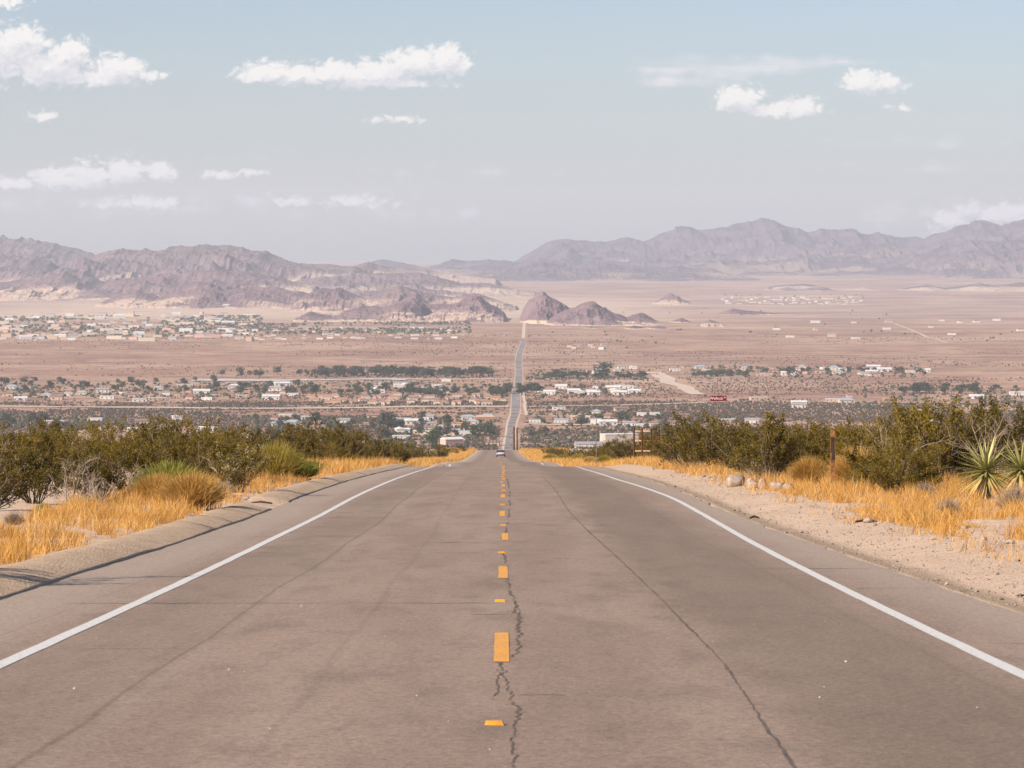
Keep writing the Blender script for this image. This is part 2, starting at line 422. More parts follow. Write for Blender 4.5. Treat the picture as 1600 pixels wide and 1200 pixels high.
def strip(name, rowsY, offs, dz, mt, zs=None, jit=0, attrs=True, zfn=None):
    rowsY = np.asarray(rowsY, float); offs = np.asarray(offs, float)
    n = len(rowsY); k = offs.shape[-1]
    if offs.ndim == 1: offs = np.repeat(offs[None], n, 0)
    Yq = np.repeat(rowsY[:, None], k, 1); Xq = offs+rc(Yq)
    Zq = zroad(Yq)+und(Xq, Yq)+dz
    if zs is not None: Zq = Zq+zs
    ii = np.arange(n*k).reshape(n, k)
    q = np.stack([ii[:-1, :-1], ii[:-1, 1:], ii[1:, 1:], ii[1:, :-1]], -1).reshape(-1, 4)
    return mk(name, np.stack([Xq, Yq, Zq], -1).reshape(-1, 3), q, mt, smooth=True, attrs={'off': offs.ravel()})
ry = rows[(rows >= -30) & (rows <= 1000)]
o0 = np.linspace(-5.2, 4.9, 18); offs = np.repeat(o0[None], len(ry), 0)
offs[:, -1] += (fbm(ry*.9, ry*0+3, 3)-.5)*.22
r_ = tag(strip('road', ry, offs, 0.0, M['asphalt']), 'worn grey two lane asphalt road running straight downhill', 'road', kind='structure')
ry2 = rows[(rows >= 990) & (rows <= 9100)]
dz2 = np.interp(ry2, [990, 1300], [-.02, .12])[:, None]
hw = 5.4+1.6*sstep(4700, 5200, ry2)
tag(strip('valley_road', ry2, np.stack([-hw, hw], -1), 0, M['far_asphalt'], zs=dz2), 'grey road continuing straight across the valley floor', 'road', kind='structure')
# sandy verges beside the valley road
for s in (-1, 1):
    e = hw+5+4*fbm(ry2/90, ry2*0+s, 3)
    tag(strip('road_verge', ry2, np.stack([s*hw+(0 if s > 0 else -6), s*hw+(6 if s > 0 else 0)], -1) if False else (np.stack([hw, e], -1) if s > 0 else np.stack([-e, -hw], -1)), -.01, M['dirt'], zs=dz2),
        'bare sandy verge along the %s side of the valley road' % ('right' if s > 0 else 'left'), 'verge', kind='structure')
rows3 = rows[(rows > 9050) & (rows < 12500)]
tag(strip('dirt_road', rows3, np.array([-5.0, 5.0]), .2, M['dirt']), 'sandy track where the valley road climbs towards the hills', 'dirt road', kind='structure')

# painted edge lines
Lp = ([0, 24, 38.6, 53.3, 67.9, 82.5, 97, 112, 190, 260, 320, 700], [-3.62, -3.66, -3.70, -3.83, -3.86, -3.80, -3.76, -3.76, -3.75, -4.2, -5.0, -5.0])
Rp = ([0, 24, 38.6, 53.3, 67.9, 82.5, 97, 112, 190, 260, 700], [3.58, 3.62, 3.77, 4.00, 4.26, 4.28, 4.10, 3.90, 3.85, 3.9, 4.0])
def edge(y0, y1, P, wid=.128, step=1.0):
    ys = np.arange(y0, y1+.01, step); c = np.interp(ys, *P); k = np.array([.25, .5, .25])
    for _ in range(40):
        if len(c) > 4: c[1:-1] = np.convolve(c, k, 'valid')
    j = (fbm(ys*1.7, ys*0, 2)-.5)*.015
    return ys, np.stack([c-wid/2+j, c+wid/2+j], -1)
for P, nm, y1 in ((Lp, 'left', 205), (Rp, 'right', 235)):
    ys, of = edge(-10, y1, P)
    tag(strip('edge_line', ys, of, .004, M['white_line']), 'long white painted edge line on the %s side of the road' % nm, 'road marking', kind='structure')
for y0, P, nm in ((285, Lp, 'left'), (330, Lp, 'left'), (375, Lp, 'left'), (430, Lp, 'left'), (300, Rp, 'right'), (350, Rp, 'right'), (410, Rp, 'right')):
    ys, of = edge(y0, y0+20, P, .2)
    tag(strip('lane_dash', ys, of, .004, M['white_line']), 'short white dash on the %s side of the road beyond the crest' % nm, 'road marking', group='white dashes beyond the crest', kind='structure')
# centre dashes
nd = 0
dash_x = [-.01, .0, .03, -.02, -.01, 0, 0, 0, .01]
k = 0; y0 = 24.0-14.63
while y0 < 640:
    dx = (dash_x[k-1] if 0 < k <= 9 else random.uniform(-.02, .02))
    wid = .115 if y0 < 190 else .2
    ys = np.linspace(y0, y0+3.66, 5)
    jl = np.array([random.uniform(-.006, .006) for _ in ys])
    of = np.stack([dx-wid/2+jl, dx+wid/2+jl*.5], -1); 
    o = strip('centre_dash', ys, of, .004, M['yellow_line'])
    tag(o, ('yellow centre dash, %s one counted from the bottom of the photo' % ordw(k)) if 0 < k <= 9 else 'small yellow centre dash far down the road', 'road marking', group='yellow centre dashes', kind='structure')
    k += 1; y0 += 14.63
# raised amber road markers between the dashes
mk0 = None; k = 1; y = 18.7
while y < 250:
    dx = [-.05, -.03, -.02, .0, -.02, .01][(k-1) % 6]
    if mk0 is None:
        mk0 = empty('road_marker')
        b = MB(); hx, hy, h = .056, .046, .024
        b.add([(-hx, -hy, 0), (hx, -hy, 0), (hx, hy, 0), (-hx, hy, 0), (-hx*.78, -hy*.75, h), (hx*.78, -hy*.75, h), (hx*.78, hy*.45, h), (-hx*.78, hy*.45, h)],
              [(4, 5, 6, 7), (0, 1, 5, 4), (1, 2, 6, 5), (2, 3, 7, 6), (3, 0, 4, 7)])
        o1 = b.build('marker_body', M['marker'], mk0)
        b = MB(); b.add([(-.040, -hy*.98, .003), (-.022, -hy*.98, .003), (-.022, -hy*.52, h*.96), (-.036, -hy*.52, h*.96)], [(0, 1, 2, 3)])
        for v in range(4): b.v[v] = (b.v[v][0]-.012, b.v[v][1]-.0015, b.v[v][2]+.001)
        o2 = b.build('reflector', M['marker_end'], mk0); reg(o1, o2); q = mk0
    else: q = copy_tree(mk0)
    q.location = (float(rc(y))+dx, y, float(zroad(y))+.001); q.rotation_euler = (math.atan(-.056), 0, random.uniform(-.08, .08))
    tag(q, 'amber raised road marker, %s one up the centre line from the bottom' % ordw(k), 'road marker', group='amber markers between the centre dashes')
    k += 1; y += 14.3 if k < 5 else 14.63

# cracks in the asphalt
def crack(name, pts, wid, mt, label, jag=.02, step=.25, seed=0, broken=0.0):
    """pts = (offset, distance) polyline; jagged ribbon of varying width"""
    pts = np.array(pts, float); L = np.concatenate([[0], np.cumsum(np.hypot(*np.diff(pts, axis=0).T))])
    s = np.arange(0, L[-1], step); o = np.interp(s, L, pts[:, 0]); d = np.interp(s, L, pts[:, 1])
    T = np.stack([np.gradient(o), np.gradient(d)], -1); T /= np.linalg.norm(T, axis=1)[:, None]
    N = np.stack([T[:, 1], -T[:, 0]], -1)
    j = (fbm(s*.9+seed, s*0+seed, 3)-.5)*jag*2.6+(fbm(s*7+seed, s*0+seed+4, 2)-.5)*jag*2.4+(RNG.random(len(s))-.5)*jag*.8
    w = wid*(.35+1.3*vnoise(s*1.7+seed*3, s*0))
    if broken: w = w*(vnoise(s*.6+seed*7, s*0+2) > broken)
    c = np.stack([o, d], -1)+N*j[:, None]
    a = c-N*w[:, None]/2; b_ = c+N*w[:, None]/2
    Vv = []
    for q in (a, b_): Vv.append(np.stack([q[:, 0]+rc(q[:, 1]), q[:, 1], zroad(q[:, 1])+.0022], -1))
    n = len(s); VV = np.concatenate(Vv); ii = np.arange(n-1)
    q = np.stack([ii, ii+1, ii+1+n, ii+n], -1)
    kk = (w[:-1] > .0005) | (w[1:] > .0005)
    if kk.any(): q = q[kk]
    return tag(mk(name, VV, q, mt), label, 'crack', kind='structure')
crack('road_crack', [(1.40, 14), (1.46, 16.5), (1.62, 24), (1.63, 34), (1.60, 45), (1.5, 62), (1.43, 75), (1.47, 95), (1.42, 118)], .017, M['faint'], 'long dark lengthwise crack in the right lane', .008, .2, 3)
crack('road_crack', [(.04, 14), (.06, 18.5), (.09, 19.6), (.02, 22.6), (-.02, 24)], .014, M['crack'], 'jagged crack beside the centre line at the bottom of the photo', .022, .05, 5)
crack('road_crack', [(.08, 24.5), (.12, 26), (.14, 30), (.10, 34), (.06, 37.8)], .018, M['crack'], 'jagged crack right of the second centre dash', .028, .05, 9)
crack('road_crack', [(.14, 26.5), (.17, 29), (.13, 33)], .012, M['crack'], 'thin branch beside the jagged centre crack', .02, .06, 19, .3)
crack('road_crack', [(-.035, 20.8), (-.05, 23.0), (-.03, 24)], .010, M['crack'], 'short twin crack below the nearest yellow dash', .02, .09, 29)
crack('road_crack', [(.05, 38), (.02, 46), (-.02, 53), (.06, 60), (.14, 72), (.17, 90), (.14, 115)], .024, M['crack'], 'dark crack following the centre line uphill', .022, .1, 12, .3)
for i, (y, a, b_, w) in enumerate([(21.0, -5.1, .05, .022), (20.9, .1, .5, .018), (30.6, -.3, .3, .03), (32.6, -5.1, -.1, .03), (40, -4.9, -3.9, .04), (41.5, 2.9, 4.7, .035), (52, -2.0, -.1, .05), (55, -5.1, -2.4, .05),
                                    (62, .2, 4.6, .05), (67, -3.5, 0, .06), (25.5, -3.3, -1.2, .014), (26.2, 3.9, 4.8, .03), (36, 3.9, 4.8, .03), (47.5, -3.6, -.2, .045), (76, -5, -1, .06), (88, 0, 4.4, .07), (104, -4.5, -.2, .08)]):
    crack('transverse_crack', [(a, y), (b_, y+random.uniform(-.2, .2))], w, M['faint'], 'thin crosswise crack in the asphalt', .05, .15, 40+i, .25)['group'] = 'crosswise cracks in the asphalt'
# little pale stones and dark scraps lying on the asphalt
def rockmesh(seed, sx, sy, sz, sub=2, rough=.34):
    import bmesh
    bm = bmesh.new(); bmesh.ops.create_icosphere(bm, subdivisions=sub, radius=1.0)
    for v in bm.verts:
        p = v.co.copy(); n = fbm(p.x*1.3+seed*7.7+20, p.y*1.3+p.z*1.7+seed, 3)
        n2 = abs(math.sin(p.x*2.1+seed))*.06
        v.co = p*(1+(float(n)-.5)*2*rough-n2); v.co.x *= sx; v.co.y *= sy; v.co.z = max(v.co.z, -.55)*sz
    me = bpy.data.meshes.new('stone'); bm.to_mesh(me); bm.free(); return me
def stone(name, x, y, z, sx, sy, sz, mt, seed, sub=2, rz=None, me=None, smooth=False):
    me = me or rockmesh(seed, sx, sy, sz, sub)
    if not me.materials: me.materials.append(mt)
    if smooth:
        for p in me.polygons: p.use_smooth = True
    o = bpy.data.objects.new(name, me); col.objects.link(o); o.location = (x, y, z); o.rotation_euler.z = random.uniform(0, 6) if rz is None else rz
    return o
peb = rockmesh(2, .014, .011, .009, 1)
pl = [(765, 1197), (780, 1049), (781, 962), (780, 878), (505, 998), (470, 960), (356, 1065), (380, 1068), (651, 1108), (113, 1096), (148, 1013), (420, 1163), (1291, 985), (1324, 1052), (1290, 1094),
      (1283, 1111), (1115, 1019), (908, 812), (1530, 1128), (240, 930), (700, 1150), (1180, 990), (600, 1010)]
pl.sort()
for i, (px, py) in enumerate(pl):
    x, y, z = hit(px, py); z = float(zroad(y))
    o = stone('pebble', x, y, z+.003, 1, 1, 1, M['signwhite'], 0, me=peb); s = .40 if i % 3 else .75; o.scale = (s, s, s)
    tag(o, 'tiny pale pebble on the asphalt, %s from the left' % ordw(i+1), 'pebble', group='pale pebbles on the road')

# asphalt dike (berm) along the left side
prof = [(-5.19, -.02), (-5.20, .018), (-5.25, .030), (-5.45, .078), (-5.68, .120), (-5.92, .135), (-6.10, .11), (-6.26, .03), (-6.34, -.06)]
def berm(y0, y1, label, sh=0.0):
    ys = np.arange(y0, y1+.01, .35 if y0 < 90 else 1.0)
    k = len(prof); of = np.repeat(np.array([p[0] for p in prof])[None], len(ys), 0)+sh; zz = np.repeat(np.array([p[1] for p in prof])[None], len(ys), 0)
    Yq = np.repeat(ys[:, None], k, 1)
    of = of+(fbm(Yq*.35, Yq*0+1, 3)-.5)*.10; of[:, 1:3] += (fbm(Yq[:, 1:3]*2.5, Yq[:, 1:3]*0+8, 2)-.5)*.02
    w = np.array([0, .5, 1, 1, 1, 1, 1, .5, 0])
    zz = zz+w*((fbm(of*1.5, Yq*.4, 3)-.5)*.035)
    e = np.minimum(sstep(ys[0], ys[0]+.8, ys), sstep(ys[-1], ys[-1]-.8, ys)); zz = zz*e[:, None]-(1-e)[:, None]*.05
    o = strip('asphalt_berm', ys, of, 0, M['berm'], zs=zz); tag(o, label, 'kerb', kind='structure'); return o
berm(8, 73.5, 'rounded gritty asphalt kerb along the near left road edge')
berm(77.5, 300, 'rounded gritty asphalt kerb beyond the drain gap on the left', .04)

for i_, y in enumerate([58.5, 62.5, 67.5, 85, 97, 104, 124]):  # dark strips paint cracks and thin cast-shadow lines over the kerb
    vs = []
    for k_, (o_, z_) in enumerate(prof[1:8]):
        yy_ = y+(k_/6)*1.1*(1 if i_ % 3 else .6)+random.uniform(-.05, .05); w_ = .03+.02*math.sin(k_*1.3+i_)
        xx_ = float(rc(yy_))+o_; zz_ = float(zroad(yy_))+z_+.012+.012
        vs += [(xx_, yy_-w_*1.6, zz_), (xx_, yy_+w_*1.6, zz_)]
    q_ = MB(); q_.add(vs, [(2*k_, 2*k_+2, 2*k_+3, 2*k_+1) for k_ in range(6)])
    tag(q_.build('kerb_crack_shadow', M['crack']), 'dark crack and painted shadow streak over the left kerb, %s one from the near end' % ordw(i_+1), 'crack', group='crack and shadow streaks across the left kerb', kind='structure')

# ------------------------------------------------------------------ plants
def quads_from(c, d, n, L, W, parts=1):
    """flat leaves: centre, long direction, normal-ish, length, width"""
    d = d/np.linalg.norm(d, axis=1)[:, None]; s = np.cross(d, n); s /= (np.linalg.norm(s, axis=1)[:, None]+1e-9)
    L = L[:, None]; W = W[:, None]
    a = c-d*L*.5; e = c+d*L*.5; m = c
    Vv = np.stack([a, m+s*W*.5, e, m-s*W*.5], 1).reshape(-1, 3)
    return Vv, np.arange(len(Vv)).reshape(-1, 4)
def rand_dir(n):
    v = RNG.normal(size=(n, 3)); return v/np.linalg.norm(v, axis=1)[:, None]
HT = {}
def bush_proto(name, seed, nst, nleaf, leaf, mt, stem_mt, spread=1.0, nbr=7, flat=.0, stems=True, flower=None, droop=.12, leafy=.35):
    rg = np.random.default_rng(seed); root = empty(name)
    tips = []; S = MB()
    for i in range(nst):
        az = 2*math.pi*(i+rg.random())/nst; tl = (rg.random()**.75)*spread*.85
        d = Vector((math.cos(az)*math.sin(tl), math.sin(az)*math.sin(tl), math.cos(tl)))
        ln = (1.0-.22*tl*flat)*(rg.uniform(.55, 1.12)); r0 = .011
        pts = []; p = Vector((math.cos(az)*.05, math.sin(az)*.05, -.04)); n = 7; dd = d.copy()
        for k in range(n+1):
            pts.append(p.copy()); dd = (dd+Vector(rg.normal(size=3))*.16+Vector((0, 0, .05))).normalized(); p = p+dd*ln/n
        if stems: S.tube(pts, [r0*(1-.75*k/n) for k in range(n+1)], 4)
        for b in range(nbr):
            t = rg.uniform(leafy, 1.0); k = min(int(t*n), n-1); q = pts[k].lerp(pts[k+1], t*n-k)
            bd = (dd*.5+Vector(rg.normal(size=3))*.55+Vector((0, 0, .45))).normalized(); bl = rg.uniform(.12, .30)
            bp = [q, q+bd*bl*.5+Vector(rg.normal(size=3))*.02, q+bd*bl]
            if stems and b < 4: S.tube(bp, [.005, .004, .002], 3)
            tips.append((np.array(bp[0]), np.array(bp[2])))
        tips.append((np.array(pts[-2]), np.array(pts[-1])))
    A = np.array([a for a, b in tips]); B = np.array([b for a, b in tips])
    w = rg.uniform(.15, 1, len(A))**1.5; w /= w.sum(); ii = rg.choice(len(A), nleaf, p=w)
    t = rg.random(nleaf)**.6; c = A[ii]*(1-t[:, None])+B[ii]*t[:, None]+rg.normal(size=(nleaf, 3))*.024
    c[:, 2] = np.maximum(c[:, 2], .02)
    d = (B-A)[ii]; d = d/(np.linalg.norm(d, axis=1)[:, None]+1e-6)+rg.normal(size=(nleaf, 3))*.6
    Vv, Ff = quads_from(c, d, rg.normal(size=(nleaf, 3)), rg.uniform(.6, 1.5, nleaf)*leaf, rg.uniform(.35, .7, nleaf)*leaf)
    fo = mk('foliage', Vv, Ff, mt, root)
    if stems: reg(S.build('stems', stem_mt, root))
    reg(fo); HT[name if False else root.name] = float(np.percentile(Vv[:, 2], 99.3))
    if flower:
        sel = rg.choice(len(B), min(len(B), 160), replace=True); hi = B[sel]; hi = hi[hi[:, 2] > .45]
        c = np.repeat(hi, 7, 0)+rg.normal(size=(len(hi)*7, 3))*.03
        Vv, Ff = quads_from(c, rg.normal(size=c.shape), rg.normal(size=c.shape), np.full(len(c), leaf*1.1), np.full(len(c), leaf*.7))
        reg(mk('seed_heads', Vv, Ff, flower, root))  # cream seed heads at the branch tips, many small pieces in one mesh
    return root
# creosote: unit height about 1 m, scaled when placed
near_protos = [bush_proto('creosote_bush', 100+i, 22+i, 9000, .030, M['creosote'], M['twig'], 1.0+.1*(i % 3), 8, leafy=[.3, .42, .22][i % 3]) for i in range(6)]
far_protos = [bush_proto('creosote_bush', 200+i, 18, 2600, .050, M['creosote_far'], M['twig'], 1.05, 7, leafy=.12) for i in range(3)]
flower_proto = bush_proto('flowering_bush', 301, 18, 6500, .030, M['creosote'], M['twig'], .9, 8, flower=M['cream_flower'], leafy=.2)
used = {}
def put_bush(proto, x, y, h, wr=1.0, z=None):
    if proto.name not in used: used[proto.name] = 1; o = proto
    else: o = copy_tree(proto)
    zz = float(gz(x, y))-.03 if z is None else z
    o.location = (x, y, zz); o.rotation_euler = (0, 0, random.uniform(0, 6.28)); o.scale = (h*wr, h*wr, h)
    return o
bushes = []      # (object, px, d, side)
def bpx(px, d, top, wr=1.0, proto=None):
    x, y, z = at(px, d); zt = CZ-(top-HZ)/F*d; pr = proto or random.choice(near_protos); h = max(.5, (zt-z))/HT[pr.name]; o = put_bush(pr, x, y, h, wr*1.08)
    bushes.append((o, px, d, 'left' if px < 790 else 'right', h)); return o
# nearest, placed one by one:  px, distance, top in the photo, width ratio
for a in [(-25, 66, 688, 1.1), (52, 71, 683, 1.15), (150, 74, 690, 1.15), (215, 84, 678, 1.1), (95, 86, 672, 1.1), (10, 88, 675, 1.2), (262, 92, 664, 1.0), (318, 96, 668, 1.05), (345, 99, 676, 1.0),
          (170, 106, 668, 1.2), (290, 118, 648, 1.0), (240, 112, 662, 1.1), (60, 112, 676, 1.2), (330, 128, 655, 1.0), (385, 125, 668, 1.1), (425, 150, 672, 1.1), (470, 160, 662, 1.0),
          (478, 176, 655, .75), (500, 165, 678, 1.1), (530, 185, 668, 1.15), (560, 190, 672, 1.1), (590, 215, 683, 1.1), (400, 140, 670, 1.2), (625, 250, 688, 1.2), (455, 140, 690, 1.0), (520, 158, 690, 1.1),
          # right side
          (1205, 96, 645, 1.0), (1235, 100, 660, 1.1), (1175, 108, 672, 1.1), (1150, 118, 668, 1.05), (1110, 130, 645, 1.1), (1075, 132, 660, 1.15), (1095, 150, 652, 1.1), (1082, 168, 668, .8),
          (1335, 94, 655, 1.0), (1288, 98, 664, 1.0), (1385, 84, 665, 1.2), (1440, 90, 622, 1.0), (1472, 92, 640, 1.0), (1500, 94, 634, 1.0), (1555, 96, 618, .7), (1598, 97, 652, 1.0), (1420, 96, 640, 1.1),
          (1650, 92, 640, 1.1), (1360, 100, 655, 1.1), (1260, 112, 665, 1.1), (1530, 102, 640, 1.1), (1310, 120, 662, 1.1), (1185, 135, 660, 1.1), (1140, 150, 660, 1.1), (1060, 175, 670, 1.1),
          (985, 262, 680, 1.1), (955, 280, 690, 1.1), (1020, 258, 674, 1.1), (1042, 262, 678, 1.0), (1352, 84, 716, .9), (1400, 80, 700, 1.0), (1446, 80, 694, .9)]:
    bpx(*a)
bpx(372, 84, 690, .95, flower_proto)
# one just outside the photograph whose shadow falls across the kerb
o = put_bush(near_protos[2], -9.0, 35.5, 2.6, 1.0); bushes.append((o, -500, 35, 'left', 2.4))
n0 = len(bushes)
d = 112.0
while d < 900:
    for side in (-1, 1):
        edge_o = 9.6 if side < 0 else 11.5
        if d > 230: edge_o = 8.5 if side < 0 else 10
        w = .168*d+2; o_ = edge_o+random.uniform(0, 2.0); step = 3.2+d*.013
        while o_ < min(w, 44):
            dd = d*random.uniform(.965, 1.035); x = float(rc(dd))+side*o_; ppx = 800+x/dd*F
            if random.random() < .80 and len(bushes) < 292 and not (965 < ppx < 1058 and dd < 262) and not (895 < ppx < 945 and dd < 230):
                h = random.uniform(1.15, 2.4)
                pr = random.choice(near_protos if d < 240 else far_protos)
                ob = put_bush(pr, x, dd, h, random.uniform(1.0, 1.25)); bushes.append((ob, 800+x/dd*F, dd, 'left' if side < 0 else 'right', h))
            o_ += step*random.uniform(.75, 1.3)
    d *= 1.085
for side in ('left', 'right'):
    for lo, hi, nm in ((0, 100, 'nearest row'), (100, 160, 'second row'), (160, 300, 'middle distance'), (300, 2000, 'farthest stretch')):
        B = sorted([b for b in bushes if b[3] == side and lo <= b[2] < hi], key=lambda b: b[1])
        for i, b in enumerate(B):
            nm2 = 'cream flowering bush' if 'flowering' in b[0].name else 'olive green creosote bush'
            tag(b[0], '%s, %s from left in the %s %s of road' % (nm2, ordw(i+1), nm, side), 'bush', group='creosote bushes beside the road')

def brush(name, seed, mt, n=2600, h=1.0, wid=.006, up=.45, stem=None):
    """dome of fine upright switches"""
    rg = np.random.default_rng(seed); root = empty(name)
    th = rg.random(n)*2*math.pi; tl = rg.random(n)**.6*1.25; L = rg.uniform(.6, 1.0, n)*(1-.12*tl)
    d = np.stack([np.cos(th)*np.sin(tl), np.sin(th)*np.sin(tl), np.cos(tl)+up*.3], -1); d /= np.linalg.norm(d, axis=1)[:, None]
    b0 = d*L[:, None]*rg.uniform(.1, .55, n)[:, None]; b1 = d*L[:, None]+rg.normal(size=(n, 3))*.05
    s = np.cross(d, rg.normal(size=(n, 3))); s /= np.linalg.norm(s, axis=1)[:, None]
    m = (b0+b1)/2+rg.normal(size=(n, 3))*.02
    Vv = np.stack([b0, m+s*wid, b1, m-s*wid], 1).reshape(-1, 3); Vv[:, 2] = np.maximum(Vv[:, 2], 0)
    reg(mk('switches', Vv, np.arange(len(Vv)).reshape(-1, 4), mt, root))
    S = MB()
    for i in range(16):
        k = rg.integers(n); S.tube([(0, 0, -.05), tuple(b1[k]*.45), tuple(b1[k]*.8)], [.012, .009, .004], 4)
    reg(S.build('stems', stem or M['twig'], root)); return root
pb = {'g': brush('rabbitbrush', 1, M['brush_green'], 4200), 't': brush('rabbitbrush', 2, M['brush_tan'], 4200), 'l': brush('green_weed', 3, M['brush_lime'], 2400, wid=.010), 'd': brush('dead_brush', 4, M['deadbrush'], 900, wid=.006, stem=M['deadwood'])}
for kind, px, d, h, wr, lab, cat in [
    ('t', 245, 74, .8, 1.3, 'straw coloured brush left of the rust-tan brush', 'bush'),
    ('g', 428, 104, 1.4, 1.1, 'domed yellow-green brush behind the left kerb past the drain gap', 'bush'),
    ('l', 462, 106, .85, 1.5, 'bright green low weed right of the domed yellow-green brush', 'weed'),
    ('l', 262, 80, 1.0, 1.5, 'low bright green weed clump behind golden grass at left', 'weed'),
    ('l', 490, 128, .6, 1.5, 'small green weed by the left kerb farther down', 'weed'),
    ('l', 66, 63, .34, 1.0, 'tiny green weed below the dead white branches', 'weed'),
    ('t', 1265, 92, .98, 1.0, 'tan rounded brush beside the boulders on the right', 'bush'),
    ('t', 1338, 86, 1.35, .9, 'tall tan brush right of the orange wooden post', 'bush'),
    ('g', 1372, 84, 1.15, .9, 'yellow-green brush between wooden post and dark creosote', 'bush'),
    ('g', 905, 330, 1.1, 1.3, 'yellow-green brush left of the thin steel post', 'bush'),
    ('g', 880, 370, 1.1, 1.4, 'pale green brush where the right verge meets the crest', 'bush'),
    ('g', 860, 450, 1.2, 1.5, 'far pale green brush near the road crest at right', 'bush'),
    ('g', 945, 260, 1.0, 1.3, 'olive-yellow brush just right of the thin steel post', 'bush'),
    ('t', 922, 285, .9, 1.3, 'straw coloured brush at the foot of the thin steel post', 'bush'),
    ('d', 1483, 64, .50, 1.0, 'small grey dead shrub on bare sand at right', 'shrub'),
    ('d', 1588, 66, .75, 1.0, 'grey-brown dead shrub at the right edge of the photo', 'shrub'),
    ('d', 1447, 76, .5, 1.0, 'bleached dead shrub in the golden grass under the creosote', 'shrub'),
    ('d', 1190, 100, .85, 1.1, 'tangled bare brush behind the large boulder', 'shrub'),
    ('d', 20, 58, .35, 1.0, 'small dead brush at the far left by the kerb', 'shrub'),
    ('d', 345, 82, .5, 1.2, 'grey bare brush beneath the flowering bush', 'shrub'),
    ('t', 298, 70, .98, 1.25, 'rust-tan brush rising from the golden grass at left', 'bush'),
    ('d', 240, 76, .55, 1.2, 'dry grey brush between the creosote and golden grass', 'shrub')]:
    x, y, z = at(px, d); o = put_bush(pb[kind], x, y, h, wr); tag(o, lab, cat, group='brush and weeds in the grass verges')
# bleached dead branches
def deadbranch(px, d, h, lab, seed, lean=.3):
    rg = random.Random(seed); x, y, z = at(px, d); b = MB()
    def grow(p, dr, ln, r, lv):
        pts = [p]; q = p; dd = dr
        for k in range(4):
            dd = (dd+Vector((rg.gauss(0, .22), rg.gauss(0, .2), rg.gauss(0, .12)))).normalized(); q = q+dd*ln/4; pts.append(q)
        b.tube(pts, [r*(1-.18*k) for k in range(5)], 5)
        if lv < 3:
            for c in range(3 if lv else 4):
                k = rg.randint(1, 4); nd = (dd+Vector((rg.gauss(0, .6), rg.gauss(0, .4), rg.gauss(.1, .35)))).normalized()
                grow(pts[k], nd, ln*.62, r*.55, lv+1)
    for s in range(4): grow(Vector((rg.uniform(-.1, .1), rg.uniform(-.1, .1), -.05)), Vector((rg.uniform(-.6, .8), rg.uniform(-.3, .3), 1)).normalized(), h*.6, .022, 0)
    o = b.build('dead_branches', M['deadwood']); o.location = (x, y, z); tag(o, lab, 'dead shrub', group='bare dead shrubs')
deadbranch(108, 68, 1.25, 'bleached bare branches standing in front of the left creosote', 3)
deadbranch(150, 70, .7, 'low crooked dead branches lying right of the tall bleached ones', 8)
deadbranch(345, 86, 1.0, 'pale bare branches left of the cream flowering bush', 12)
deadbranch(1545, 88, 2.1, 'tall bare pale branches rising behind the yucca', 21)
deadbranch(1196, 104, .9, 'pale bare branches inside the bush behind the boulders', 31)
deadbranch(20, 78, 1.4, 'curved bare branch at the far left edge', 41)
deadbranch(195, 80, 1.0, 'dark-mouthed tangle of dead wood beside the green weed', 51)
deadbranch(1405, 84, 1.9, 'bare pale branches in the middle of the right creosote', 61)

